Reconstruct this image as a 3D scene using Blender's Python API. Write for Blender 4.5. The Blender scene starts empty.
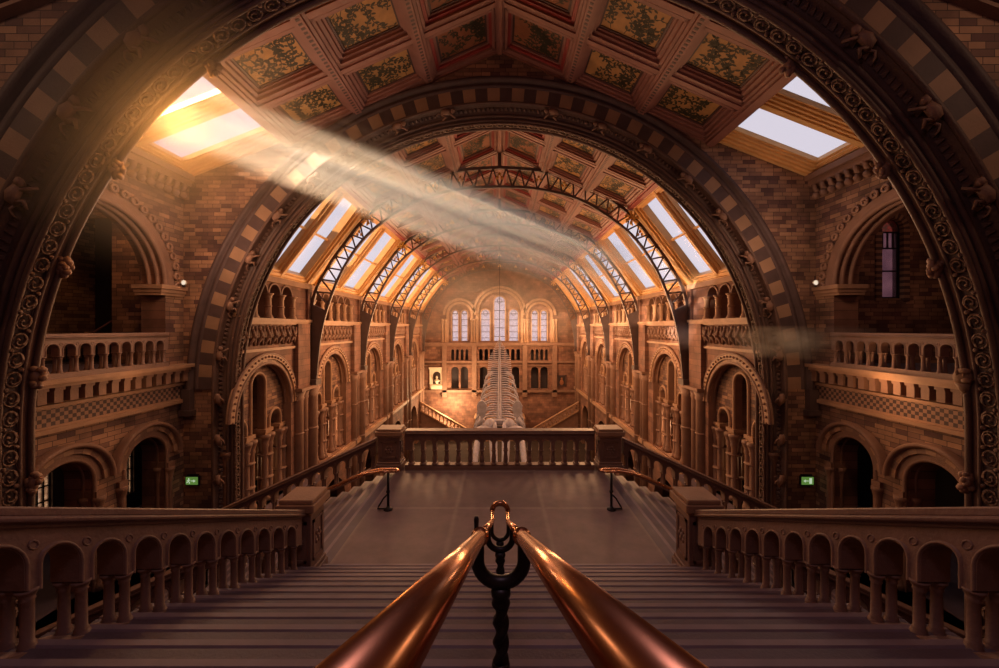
import bpy, bmesh, math, random
from mathutils import Vector, Matrix
random.seed(7)
C = bpy.context.scene.collection
PI = math.pi
sin, cos, sqrt = math.sin, math.cos, math.sqrt

# ------------------------------------------------------------------ mesh builder
class MB:
    def __init__(s):
        s.v = []; s.f = []; s.m = []; s.sm = []
    def add(s, vs, fs, m=0, smooth=False):
        o = len(s.v); s.v += [tuple(p) for p in vs]
        for f in fs:
            s.f.append([i + o for i in f]); s.m.append(m); s.sm.append(smooth)
    def quad(s, a, b, c, d, m=0): s.add([a, b, c, d], [(0, 1, 2, 3)], m)
    def hexa(s, p, m=0):
        s.add(p, [(0,1,2,3),(7,6,5,4),(0,4,5,1),(1,5,6,2),(2,6,7,3),(3,7,4,0)], m)
    def box(s, x0, x1, y0, y1, z0, z1, m=0, P=None):
        p = [(x0,y0,z0),(x1,y0,z0),(x1,y1,z0),(x0,y1,z0),(x0,y0,z1),(x1,y0,z1),(x1,y1,z1),(x0,y1,z1)]
        if P: p = [P(*q) for q in p]
        s.hexa(p, m)
    def lathe(s, prof, c, n=10, m=0, axis=None):
        vs = []; fs = []
        for r, z in prof:
            for k in range(n):
                a = 2*PI*k/n
                vs.append((c[0]+r*cos(a), c[1]+r*sin(a), c[2]+z))
        for i in range(len(prof)-1):
            for k in range(n):
                fs.append((i*n+k, i*n+(k+1)%n, (i+1)*n+(k+1)%n, (i+1)*n+k))
        fs.append(tuple(range(n))[::-1]); fs.append(tuple((len(prof)-1)*n+k for k in range(n)))
        s.add(vs, fs, m, True)
    def tube(s, path, r, n=6, m=0, closed=False, smooth=True, phase=0.0, sy=1.0):
        path = [Vector(p) for p in path]; L = len(path)
        rr = r if isinstance(r, (list, tuple)) else [r]*L
        vs = []; fs = []; ref = None
        for i, p in enumerate(path):
            if closed: t = path[(i+1) % L]-path[i-1]
            else: t = path[min(i+1, L-1)]-path[max(i-1, 0)]
            t.normalize()
            if ref is None:
                ref = Vector((0,0,1)) if abs(t.z) < .9 else Vector((0,1,0))
            a = (ref - t*ref.dot(t)); a.normalize(); b = t.cross(a); ref = a
            for k in range(n):
                an = 2*PI*k/n + phase
                vs.append(p + a*(cos(an)*rr[i]) + b*(sin(an)*rr[i]*sy))
        for i in range(L if closed else L-1):
            j = (i+1) % L
            for k in range(n):
                fs.append((i*n+k, i*n+(k+1)%n, j*n+(k+1)%n, j*n+k))
        if not closed:
            fs.append(tuple(range(n))[::-1]); fs.append(tuple((L-1)*n+k for k in range(n)))
        s.add(vs, fs, m, smooth)
    def ball(s, c, r, m=0, n=8, k=5):
        rx, ry, rz = r if isinstance(r, (list, tuple)) else (r, r, r)
        vs = [(c[0], c[1], c[2]-rz)]; fs = []
        for i in range(1, k):
            th = -PI/2 + PI*i/k
            for j in range(n):
                a = 2*PI*j/n
                vs.append((c[0]+rx*cos(th)*cos(a), c[1]+ry*cos(th)*sin(a), c[2]+rz*sin(th)))
        vs.append((c[0], c[1], c[2]+rz)); T = len(vs)-1
        for j in range(n):
            fs.append((0, 1+(j+1)%n, 1+j)); fs.append((T, T-n+j, T-n+(j+1)%n))
        for i in range(k-2):
            for j in range(n):
                fs.append((1+i*n+j, 1+i*n+(j+1)%n, 1+(i+1)*n+(j+1)%n, 1+(i+1)*n+j))
        s.add(vs, fs, m, True)
    def build(s, name, mats, parent=None, recalc=True, bevel=0):
        if not isinstance(mats, (list, tuple)): mats = [mats]
        off = Vector((0,0,0)); q = parent
        while q: off += Vector(q.location); q = q.parent
        me = bpy.data.meshes.new(name)
        me.from_pydata([tuple(Vector(p)-off) for p in s.v], [], s.f)
        for mt in mats: me.materials.append(mt)
        for i, p in enumerate(me.polygons):
            p.material_index = min(s.m[i], len(mats)-1); p.use_smooth = s.sm[i]
        if recalc:
            bm = bmesh.new(); bm.from_mesh(me)
            bmesh.ops.recalc_face_normals(bm, faces=bm.faces); bm.to_mesh(me); bm.free()
        me.update()
        o = bpy.data.objects.new(name, me); C.objects.link(o)
        if parent: o.parent = parent
        if bevel:
            b = o.modifiers.new('edge', 'BEVEL'); b.width = bevel; b.segments = 1; b.limit_method = 'ANGLE'
        return o

def tag(o, label=None, cat=None, group=None, kind=None):
    if label: o['label'] = label
    if cat: o['category'] = cat
    if group: o['group'] = group
    if kind: o['kind'] = kind
    return o
def empty(name, loc, label=None, cat=None, group=None, kind=None):
    o = bpy.data.objects.new(name, None); o.location = loc; o.empty_display_size = .2
    C.objects.link(o); return tag(o, label, cat, group, kind)
def share(name, src, parent, dloc):
    o = src.copy(); o.name = name; C.objects.link(o); o.parent = parent; o.location = dloc
    return o

# ------------------------------------------------------------------ materials
def newmat(name):
    m = bpy.data.materials.new(name); m.use_nodes = True
    nt = m.node_tree; b = nt.nodes['Principled BSDF']
    return m, nt, b
def N(nt, t, **kw):
    n = nt.nodes.new(t)
    for k, v in kw.items():
        if k in n.inputs: n.inputs[k].default_value = v
        else: setattr(n, k, v)
    return n
def col(c): return (c[0], c[1], c[2], 1)
def mixc(nt, fac, a, b, mode='MIX'):
    n = nt.nodes.new('ShaderNodeMix'); n.data_type = 'RGBA'; n.blend_type = mode
    for sock, val in ((n.inputs[0], fac), (n.inputs[6], a), (n.inputs[7], b)):
        if hasattr(val, 'is_linked') or hasattr(val, 'links'): nt.links.new(val, sock)
        elif isinstance(val, (int, float)): sock.default_value = val
        else: sock.default_value = col(val)
    return n.outputs[2]
def plain(name, c, rough=.6, metal=0, var=.35, scale=3.0, bump=.0, bscale=25, spec=.5):
    m, nt, b = newmat(name)
    g = N(nt, 'ShaderNodeNewGeometry')
    no = N(nt, 'ShaderNodeTexNoise', Scale=scale, Detail=6.0)
    nt.links.new(g.outputs['Position'], no.inputs['Vector'])
    lo = [x*(1-var) for x in c]; hi = [min(1, x*(1+var)) for x in c]
    nt.links.new(mixc(nt, no.outputs['Fac'], lo, hi), b.inputs['Base Color'])
    b.inputs['Roughness'].default_value = rough; b.inputs['Metallic'].default_value = metal
    b.inputs['Specular IOR Level'].default_value = spec
    if bump:
        n2 = N(nt, 'ShaderNodeTexNoise', Scale=bscale, Detail=5.0)
        nt.links.new(g.outputs['Position'], n2.inputs['Vector'])
        bp = N(nt, 'ShaderNodeBump', Strength=bump, Distance=.03)
        nt.links.new(n2.outputs['Fac'], bp.inputs['Height']); nt.links.new(bp.outputs['Normal'], b.inputs['Normal'])
    return m
def brick(name, axis, c1, c2, mortar, bw=.45, bh=.148, ms=.008, rough=.75, bump=.5):
    m, nt, b = newmat(name)
    g = N(nt, 'ShaderNodeNewGeometry'); sp = N(nt, 'ShaderNodeSeparateXYZ'); cb = N(nt, 'ShaderNodeCombineXYZ')
    nt.links.new(g.outputs['Position'], sp.inputs[0])
    nt.links.new(sp.outputs[axis], cb.inputs[0]); nt.links.new(sp.outputs[2], cb.inputs[1])
    br = N(nt, 'ShaderNodeTexBrick', Scale=1.0)
    br.inputs['Color1'].default_value = col(c1); br.inputs['Color2'].default_value = col(c2)
    br.inputs['Mortar'].default_value = col(mortar); br.inputs['Mortar Size'].default_value = ms
    br.inputs['Brick Width'].default_value = bw; br.inputs['Row Height'].default_value = bh
    br.offset = .5; br.squash = .75; br.squash_frequency = 3
    nt.links.new(cb.outputs[0], br.inputs['Vector'])
    no = N(nt, 'ShaderNodeTexNoise', Scale=1.1, Detail=7.0)
    nt.links.new(g.outputs['Position'], no.inputs['Vector'])
    rp = N(nt, 'ShaderNodeMapRange'); rp.inputs[1].default_value = .3; rp.inputs[2].default_value = .7
    rp.inputs[3].default_value = .55; rp.inputs[4].default_value = 1.35
    nt.links.new(no.outputs['Fac'], rp.inputs[0])
    vm = N(nt, 'ShaderNodeVectorMath', operation='SCALE')
    nt.links.new(br.outputs['Color'], vm.inputs[0]); nt.links.new(rp.outputs[0], vm.inputs['Scale'])
    nt.links.new(vm.outputs[0], b.inputs['Base Color'])
    b.inputs['Roughness'].default_value = rough
    bp = N(nt, 'ShaderNodeBump', Strength=bump, Distance=.02); bp.invert = True
    nt.links.new(br.outputs['Fac'], bp.inputs['Height'])
    n3 = N(nt, 'ShaderNodeTexNoise', Scale=14.0, Detail=4.0); nt.links.new(g.outputs['Position'], n3.inputs['Vector'])
    bp2 = N(nt, 'ShaderNodeBump', Strength=.35, Distance=.02); nt.links.new(n3.outputs['Fac'], bp2.inputs['Height'])
    nt.links.new(bp.outputs['Normal'], bp2.inputs['Normal']); nt.links.new(bp2.outputs['Normal'], b.inputs['Normal'])
    return m
def carved(name, c, scale=7.0):
    m, nt, b = newmat(name)
    g = N(nt, 'ShaderNodeNewGeometry')
    vo = N(nt, 'ShaderNodeTexVoronoi', Scale=scale); nt.links.new(g.outputs['Position'], vo.inputs['Vector'])
    no = N(nt, 'ShaderNodeTexNoise', Scale=3.0, Detail=6.0); nt.links.new(g.outputs['Position'], no.inputs['Vector'])
    nt.links.new(mixc(nt, no.outputs['Fac'], [x*.6 for x in c], [x*1.4 for x in c]), b.inputs['Base Color'])
    b.inputs['Roughness'].default_value = .7
    bp = N(nt, 'ShaderNodeBump', Strength=.9, Distance=.08); nt.links.new(vo.outputs['Distance'], bp.inputs['Height'])
    nt.links.new(bp.outputs['Normal'], b.inputs['Normal'])
    return m
M = {}
BR1, BR2, BRM = (.42,.235,.14), (.115,.055,.050), (.06,.034,.03)
M['brick_x'] = brick('brick across', 0, BR1, BR2, BRM)
M['brick_y'] = brick('brick along', 1, BR1, BR2, BRM)
M['ash_x'] = brick('ashlar across', 0, (.27,.128,.082), (.165,.075,.052), (.075,.042,.035), bw=.62, bh=.31, ms=.008)
M['ash_y'] = brick('ashlar along', 1, (.27,.128,.082), (.165,.075,.052), (.075,.042,.035), bw=.62, bh=.31, ms=.008)
M['stone'] = plain('terracotta', (.25,.135,.092), .62, var=.4, scale=2.2, bump=.4)
M['stone_lt'] = plain('pale terracotta', (.40,.23,.14), .6, var=.35, scale=2.5, bump=.3)
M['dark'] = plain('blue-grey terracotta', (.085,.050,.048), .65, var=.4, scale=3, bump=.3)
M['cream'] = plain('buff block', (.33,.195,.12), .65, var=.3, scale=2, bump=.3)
M['arch'] = plain('deep brown terracotta', (.125,.068,.052), .55, var=.45, scale=2.2, bump=.4)  # even dark tone for the arch mouldings and dog-tooth band
M['step_lit'] = plain('lit stair nosing', (.245,.175,.195), .5, var=.3, scale=3)  # paler strip paints the light caught along each tread edge
M['slab_dk'] = plain('hall paving', (.05,.035,.03), .8, var=.4, scale=1.5, spec=.05)
M['carve'] = carved('carved terracotta', (.17,.092,.066), 9)
M['relief'] = plain('carved relief', (.30,.165,.11), .55, var=.35, scale=4)
M['step'] = plain('stair stone', (.125,.087,.108), .5, var=.3, scale=2.6, bump=.12, bscale=40)
M['rail_stone'] = plain('balustrade stone', (.235,.135,.105), .5, var=.35, scale=3, bump=.25)
M['brass'] = plain('copper handrail', (.64,.31,.165), .24, 1, var=.25, scale=12)
M['iron'] = plain('black iron', (.03,.025,.027), .42, .6, var=.3)
M['truss'] = plain('painted iron', (.11,.075,.07), .5, .3, var=.3)
M['gold'] = plain('gilt timber', (.80,.47,.19), .45, 0, var=.25, scale=2)
M['gilt'] = plain('gilt leaf', (.8,.45,.12), .35, .4, var=.3)
M['wood'] = plain('ceiling timber', (.29,.125,.10), .5, 0, var=.3, scale=2.5)
M['wood_d'] = plain('dark timber', (.09,.045,.04), .5, 0, var=.3, scale=2.5)
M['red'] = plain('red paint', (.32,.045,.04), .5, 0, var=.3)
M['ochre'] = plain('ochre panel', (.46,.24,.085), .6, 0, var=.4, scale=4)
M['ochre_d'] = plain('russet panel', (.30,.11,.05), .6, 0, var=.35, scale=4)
M['leaf'] = plain('painted leaf', (.06,.048,.025), .6, 0, var=.3)
M['bone'] = plain('whale bone', (.46,.43,.49), .6, 0, var=.4, scale=5, bump=.2)
M['bone_d'] = plain('hollow bone', (.10,.08,.08), .7)
M['marble'] = plain('white marble', (.75,.66,.52), .45, 0, var=.15)
M['paint_dark'] = plain('dark canvas', (.035,.02,.018), .5)
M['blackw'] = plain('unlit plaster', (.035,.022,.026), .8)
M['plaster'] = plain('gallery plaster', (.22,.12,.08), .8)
def floor_mat():
    m, nt, b = newmat('landing slabs')
    g = N(nt, 'ShaderNodeNewGeometry')
    br = N(nt, 'ShaderNodeTexBrick', Scale=1.0); br.offset = .0
    br.inputs['Color1'].default_value = col((.20,.135,.135)); br.inputs['Color2'].default_value = col((.155,.10,.104))
    br.inputs['Mortar'].default_value = col((.25,.19,.17)); br.inputs['Mortar Size'].default_value = .10
    br.inputs['Mortar Smooth'].default_value = 1.0
    br.inputs['Brick Width'].default_value = 2.3; br.inputs['Row Height'].default_value = 2.7
    mp = N(nt, 'ShaderNodeMapping'); mp.inputs['Location'].default_value = (1.15, .2, 0)
    nt.links.new(g.outputs['Position'], mp.inputs[0]); nt.links.new(mp.outputs[0], br.inputs['Vector'])
    no = N(nt, 'ShaderNodeTexNoise', Scale=2.2, Detail=8.0, Roughness=.65); nt.links.new(g.outputs['Position'], no.inputs['Vector'])
    nt.links.new(mixc(nt, .75, br.outputs['Color'], mixc(nt, no.outputs['Fac'], (.3,.3,.3), (1.6,1.5,1.5)), 'MULTIPLY'), b.inputs['Base Color'])
    b.inputs['Roughness'].default_value = .55
    return m
M['floor'] = floor_mat()
def checker_mat():
    m, nt, b = newmat('diaper band')
    g = N(nt, 'ShaderNodeNewGeometry')
    mp = N(nt, 'ShaderNodeMapping'); mp.inputs['Location'].default_value = (.05, .03, .02)
    nt.links.new(g.outputs['Position'], mp.inputs[0])
    ck = N(nt, 'ShaderNodeTexChecker', Scale=9.5)
    ck.inputs['Color1'].default_value = col((.33,.19,.13)); ck.inputs['Color2'].default_value = col((.075,.045,.042))
    nt.links.new(mp.outputs[0], ck.inputs['Vector']); nt.links.new(ck.outputs['Color'], b.inputs['Base Color'])
    bp = N(nt, 'ShaderNodeBump', Strength=.5, Distance=.03); nt.links.new(ck.outputs['Fac'], bp.inputs['Height'])
    nt.links.new(bp.outputs['Normal'], b.inputs['Normal'])
    b.inputs['Roughness'].default_value = .65
    return m
M['checker'] = checker_mat()
def glass_mat(name, tint, gloss=.04, rough=.4):
    m, nt, b = newmat(name); nt.nodes.remove(b)
    out = nt.nodes['Material Output']
    t = N(nt, 'ShaderNodeBsdfTransparent'); t.inputs[0].default_value = col(tint)
    gl = N(nt, 'ShaderNodeBsdfGlossy'); gl.inputs['Roughness'].default_value = rough
    mx = N(nt, 'ShaderNodeMixShader'); mx.inputs[0].default_value = gloss
    nt.links.new(t.outputs[0], mx.inputs[1]); nt.links.new(gl.outputs[0], mx.inputs[2]); nt.links.new(mx.outputs[0], out.inputs['Surface'])
    return m
M['glass'] = glass_mat('clear skylight glass', (.93,.93,.95))
def leaded(name, a, b_, scale):
    m, nt, b = newmat(name); nt.nodes.remove(b)
    out = nt.nodes['Material Output']
    g = N(nt, 'ShaderNodeNewGeometry')
    vo = N(nt, 'ShaderNodeTexVoronoi', Scale=scale); nt.links.new(g.outputs['Position'], vo.inputs['Vector'])
    t = N(nt, 'ShaderNodeBsdfTransparent'); nt.links.new(mixc(nt, vo.outputs['Distance'], a, b_), t.inputs[0])
    d = N(nt, 'ShaderNodeBsdfTranslucent'); nt.links.new(mixc(nt, vo.outputs['Distance'], a, b_), d.inputs[0])
    mx = N(nt, 'ShaderNodeMixShader'); mx.inputs[0].default_value = .25
    nt.links.new(t.outputs[0], mx.inputs[1]); nt.links.new(d.outputs[0], mx.inputs[2]); nt.links.new(mx.outputs[0], out.inputs['Surface'])
    return m
M['pinkglass'] = leaded('rose tinted glass', (.95,.78,.74), (.75,.55,.55), 3)
M['dimglass'] = leaded('smoky mauve glass', (.46,.31,.33), (.30,.20,.23), 2)
M['stained'] = leaded('stained glass', (.50,.16,.13), (.22,.17,.14), 7)
M['colourglass'] = leaded('mottled window glass', (.62,.56,.50), (.32,.24,.20), 9)
def emit(name, c, s):
    m, nt, b = newmat(name); b.inputs['Base Color'].default_value = col((.02,.02,.02))
    b.inputs['Emission Color'].default_value = col(c); b.inputs['Emission Strength'].default_value = s
    return m
M['exit_g'] = emit('lit green sign face', (.20,.42,.08), .42)
M['exit_w'] = emit('lit white symbol', (.8,1,.7), .55)
M['bulb'] = emit('lamp lens', (1,.8,.6), .9)

# ------------------------------------------------------------------ architectural generators
def PX(sx, X0):            # side wall: s = Y, depth d grows outward
    return lambda s, z, d: (sx*(X0+d), s, z)
def PY(Y0):                # cross wall: s = X, depth d grows away
    return lambda s, z, d: (s, Y0+d, z)
def num(f, s): return f(s) if callable(f) else f
def panel(mb, P, s0, s1, zlo, zhi, ops, t, m=0, mi=None, n=16, extra=()):
    mi = m if mi is None else mi
    bp = {round(s0,5), round(s1,5)} | {round(e,5) for e in extra}
    for o in ops:
        for k in range(n+1):
            a = PI*k/n; x = o['c']-o['r']*cos(a)
            if s0 < x < s1: bp.add(round(x,5))
    bp = sorted(bp)
    def hi(o, s): return o['zs']+sqrt(max(0, o['r']**2-(s-o['c'])**2))*o.get('k', 1)
    for a, b in zip(bp, bp[1:]):
        mid = (a+b)/2
        act = sorted([o for o in ops if abs(mid-o['c']) < o['r']-1e-6], key=lambda o: o['zb'])
        la, lb = num(zlo,a), num(zlo,b); segs = []
        for o in act:
            if o['zb'] > min(la, lb)+1e-4:
                segs.append((la, lb, o['zb'], o['zb']))
                mb.quad(P(a,o['zb'],0), P(b,o['zb'],0), P(b,o['zb'],t), P(a,o['zb'],t), mi)
            la, lb = hi(o,a), hi(o,b)
            mb.quad(P(a,la,0), P(b,lb,0), P(b,lb,t), P(a,la,t), mi)
        segs.append((la, lb, num(zhi,a), num(zhi,b)))
        for p, q, r_, w in segs:
            mb.quad(P(a,p,0), P(b,q,0), P(b,w,0), P(a,r_,0), m)
            mb.quad(P(a,p,t), P(b,q,t), P(b,w,t), P(a,r_,t), m)
        mb.quad(P(a,num(zhi,a),0), P(b,num(zhi,b),0), P(b,num(zhi,b),t), P(a,num(zhi,a),t), m)
    for o in ops:
        for e in (-1, 1):
            x = o['c']+e*o['r']
            mb.quad(P(x,o['zb'],0), P(x,o['zs'],0), P(x,o['zs'],t), P(x,o['zb'],t), mi)
def ring(mb, P, c, zs, r0, r1, d0, d1, n=24, zb=None, mats=(0,), blk=None):
    """solid voussoir ring; alternate material slots by block"""
    pts = []
    if zb is not None:
        k = max(1, int(round((zs-zb)/(PI*r1/n))))
        pts += [(-1, 0, zb+(zs-zb)*i/k) for i in range(k)]
    pts += [(-cos(PI*i/n), sin(PI*i/n), zs) for i in range(n+1)]
    if zb is not None: pts += [(1, 0, zs-(zs-zb)*(i+1)/k) for i in range(k)]
    for i, (a, b) in enumerate(zip(pts, pts[1:])):
        q = lambda p, r, d: P(c+p[0]*r, p[2]+p[1]*r, d)
        mm = mats[i % len(mats)]
        mb.hexa([q(a,r0,d0), q(b,r0,d0), q(b,r1,d0), q(a,r1,d0), q(a,r0,d1), q(b,r0,d1), q(b,r1,d1), q(a,r1,d1)], mm)
def sweep(mb, P, c, zs, prof, zb=None, n=32, m=0, smooth=True):
    pts = [(-cos(PI*i/n), sin(PI*i/n), zs) for i in range(n+1)]
    if zb is not None: pts = [(-1,0,zb)] + pts + [(1,0,zb)]
    vs = []; K = len(prof)
    for p in pts:
        for r, d in prof: vs.append(P(c+p[0]*r, p[2]+p[1]*r, d))
    fs = [(i*K+k, (i+1)*K+k, (i+1)*K+(k+1), i*K+k+1) for i in range(len(pts)-1) for k in range(K-1)]
    mb.add(vs, fs, m, smooth)
def circ_prof(r, d, rad, n=8):
    return [(r+rad*cos(2*PI*k/n), d+rad*sin(2*PI*k/n)) for k in range(n+1)]
COLPROF = lambda h, r: [(r*1.5,0),(r*1.5,h*.06),(r*1.15,h*.09),(r*1.25,h*.12),(r,h*.15),(r*.95,h*.5),(r*.9,h*.80),(r*1.15,h*.83),(r*1.0,h*.86),(r*1.5,h*.95),(r*1.65,h*.96),(r*1.65,h)]
def column(mb, x, y, z0, z1, r, n=10, m=0): mb.lathe(COLPROF(z1-z0, r), (x,y,z0), n, m)

# key dimensions (metres, camera eye at the origin)
RZ = -2.26            # centre height of the great arches
NY0, NY1 = 7.64, 8.6  # near arch wall
FY0, FY1 = 14.8, 15.62
RI, RO = 10.0, 11.4
SW = 11.7             # side wall of the bay
HW = 10.0             # wall of the nave
EY = 52.5             # end wall
LZ = -4.77            # landing
GZ = -1.3             # upper gallery floor
F1 = -7.6             # first floor
F0 = -14.0            # hall floor
def baytop(s): return 10.55-.44*abs(s) if abs(s) < 7.75 else 7.14-.4*(abs(s)-7.75)

# ------------------------------------------------------------------ great arches
def monkey(mb, P, r, ang, d, c=0, s=1.0, flip=1, m=0):
    """small crouching carved animal climbing along an arch"""
    def Q(dt, dr, dd):
        a = ang+flip*dt*s/r; rr = r+dr*s
        return Vector(P(c-cos(a)*rr, RZ+sin(a)*rr, d-dd*s))
    mb.tube([Q(-.20,.0,.05),Q(-.12,.02,.15),Q(0,.03,.17),Q(.12,.02,.15),Q(.2,.0,.11)], [.06*s,.11*s,.12*s,.10*s,.05*s], 7, m)
    mb.tube([Q(.2,.0,.12),Q(.27,.0,.2),Q(.35,.0,.22)], [.07*s,.085*s,.05*s], 7, m)
    mb.tube([Q(.13,.05,.16),Q(.2,.17,.14),Q(.34,.2,.06)], [.045*s,.036*s,.03*s], 5, m)
    mb.tube([Q(.13,-.05,.16),Q(.22,-.14,.12),Q(.3,-.2,.02)], [.045*s,.036*s,.03*s], 5, m)
    mb.tube([Q(-.14,.05,.14),Q(-.05,.18,.15),Q(-.2,.22,.05)], [.05*s,.045*s,.03*s], 5, m)
    mb.tube([Q(-.14,-.05,.14),Q(-.05,-.17,.13),Q(-.2,-.2,.03)], [.05*s,.045*s,.03*s], 5, m)
    mb.tube([Q(-.2,.0,.06),Q(-.32,.04,.1),Q(-.42,.0,.05),Q(-.45,-.08,.03)], [.03*s,.025*s,.02*s,.015*s], 5, m)

def great_arch(name, Y0, Y1, near):
    P = PY(Y0); T = Y1-Y0
    w = MB()
    XW = 13.5 if near else SW
    zt = (lambda s: 12.5) if near else baytop
    panel(w, P, -XW, XW, F0, zt, [dict(c=0, r=RO-.82, zs=RZ, zb=F0-.01)], .32, 0, 1, n=72, extra=(-7.75,7.75,0))
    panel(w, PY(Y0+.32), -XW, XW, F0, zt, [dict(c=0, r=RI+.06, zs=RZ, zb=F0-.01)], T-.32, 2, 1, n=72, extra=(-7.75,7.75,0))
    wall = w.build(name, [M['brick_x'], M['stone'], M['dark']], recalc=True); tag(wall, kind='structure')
    # alternating voussoirs
    r = MB(); ring(r, P, 0, RZ, RO-.78, RO-.28, -.06, .1, n=76, mats=(0,1))
    r.build('voussoir_ring', [M['dark'], M['cream']], wall)
    h = MB()
    sweep(h, P, 0, RZ, [(RO-.30,-.05),(RO-.26,-.10),(RO-.16,-.10),(RO-.14,-.05),(RO-.10,-.05),(RO-.08,-.14),(RO-.02,-.2),(RO+.06,-.2),(RO+.12,-.12),(RO+.16,0)], None, 84)
    for e in (-1,1):   # label stops
        h.box(e*(RO+.05)-.16, e*(RO+.05)+.16, Y0-.24, Y0, RZ-.75, RZ+.02)
        h.box(e*(RO+.05)-.22, e*(RO+.05)+.22, Y0-.3, Y0, RZ-.95, RZ-.75)
    h.build('hood_moulding', M['dark'], wall)
    # plain jamb strip below the voussoirs
    j = MB()
    for e in (-1,1):
        for k in range(22):
            z = RZ-.33*k
            j.box(e*(RO-.78) if e>0 else -(RO-.06), e*(RO-.06) if e>0 else -(RO-.78), Y0-.03, Y0+.05, z-.33, z, 0 if k%2 else 1)
    # recessed orders: rolls, hollow and carved band
    o = MB()
    sweep(o, P, 0, RZ, circ_prof(RO-.82, -.03, .06), F0, 84)
    sweep(o, P, 0, RZ, [(RO-.84,.0),(RO-.88,.10),(RO-.87,.2),(RO-.92,.28),(RO-1.05,.31)], F0, 84)
    sweep(o, P, 0, RZ, circ_prof(RO-1.14, .30, .06), F0, 84)
    sweep(o, P, 0, RZ, circ_prof(RO-1.30, .32, .05), F0, 84)
    sweep(o, P, 0, RZ, circ_prof(RI+.01, .34, .05), F0, 84)
    sweep(o, P, 0, RZ, circ_prof(RI+.01, T-.06, .06), F0, 84)
    sweep(o, P, 0, RZ, circ_prof(RI+.01, T-.26, .035), F0, 84)
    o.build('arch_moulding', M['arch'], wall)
    d = MB()      # dog-tooth row in the hollow
    R = RO-.92; L = PI*R; n = int(L/.17)
    for k in range(-34, n+35):
        if 0 <= k <= n:
            a = PI*k/n; cx, cz, tx, tz = -cos(a), sin(a), sin(a), cos(a); bx, bz = cx*R, RZ+cz*R
        else:
            e = -1 if k < 0 else 1; q = (-k if k < 0 else k-n)*.17
            cx, cz, tx, tz = e, 0, 0, 1; bx, bz = e*R, RZ-q
        pt = lambda u, v, y: (bx+tx*u+cx*v, Y0+y, bz+tz*u+cz*v)
        d.add([pt(-.06,-.07,.24), pt(.06,-.07,.24), pt(.07,.07,.22), pt(-.07,.07,.22), pt(0,0,.12)], [(0,1,4),(1,2,4),(2,3,4),(3,0,4)])
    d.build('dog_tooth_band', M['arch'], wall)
    # vine scroll roundels on the soffit
    s = MB(); R = RI-.02; st = .40; L = PI*R; n = int(L/st); yc = T*.52
    for k in range(-13, n+14):
        if 0 <= k <= n: a = PI*k/n; cx, cz, tx, tz = -cos(a), sin(a), sin(a), cos(a); bx, bz = cx*R, RZ+cz*R
        else:
            e = -1 if k < 0 else 1; q = (-k if k < 0 else k-n)*st
            cx, cz, tx, tz = e, 0, 0, 1; bx, bz = e*R, RZ-q
        pt = lambda u, y, v=0: Vector((bx+tx*u-cx*v, Y0+yc+y, bz+tz*u-cz*v))
        s.tube([pt(.15*cos(t), .13*sin(t)) for t in [2*PI*i/12 for i in range(12)]], .022, 5, closed=True)
        s.tube([pt(.15*cos(t)*(1-t/8), .13*sin(t)*(1-t/8), .01) for t in [.5+.75*i for i in range(8)]], [.02]*7+[.04], 5)
        s.ball(tuple(pt(.2, .11 if k%2 else -.11)), .05, n=6, k=4)
    s.build('vine_scroll_band', M['carve'], wall)
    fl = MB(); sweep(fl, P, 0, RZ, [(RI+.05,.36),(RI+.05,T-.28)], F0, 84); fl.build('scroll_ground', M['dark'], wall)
    angs = [.12,.30,.48,.66,.84,1.02,1.20,1.38]
    for e in (0,1):
        for a in angs:
            mk = MB(); monkey(mk, P, RO-1.0, a if not e else PI-a, .12, flip=-1 if e else 1, s=.95, m=0)
            mk.build('carved_climbing_animal', M['stone'], wall)
        for q in range(3):
            mk = MB()
            z = RZ-.4-1.5*q; e_ = 1 if e else -1; x = e_*(RO-1.02)
            mk.tube([(x,Y0+.06,z-.2),(x,Y0-.06,z),(x,Y0-.1,z+.16),(x,Y0-.08,z+.24)], [.06,.12,.09,.07], 7)
            mk.tube([(x-.05,Y0-.06,z+.1),(x-.17,Y0-.06,z+.02),(x-.16,Y0+.03,z-.12)], .035, 5)
            mk.tube([(x+.05,Y0-.06,z+.1),(x+.17,Y0-.06,z+.02),(x+.16,Y0+.03,z-.12)], .035, 5)
            mk.build('carved_climbing_animal', M['relief'], wall)
    return wall
wall_near = great_arch('wall_near', NY0, NY1, True)
wall_far = great_arch('wall_far', FY0, FY1, False)
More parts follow.
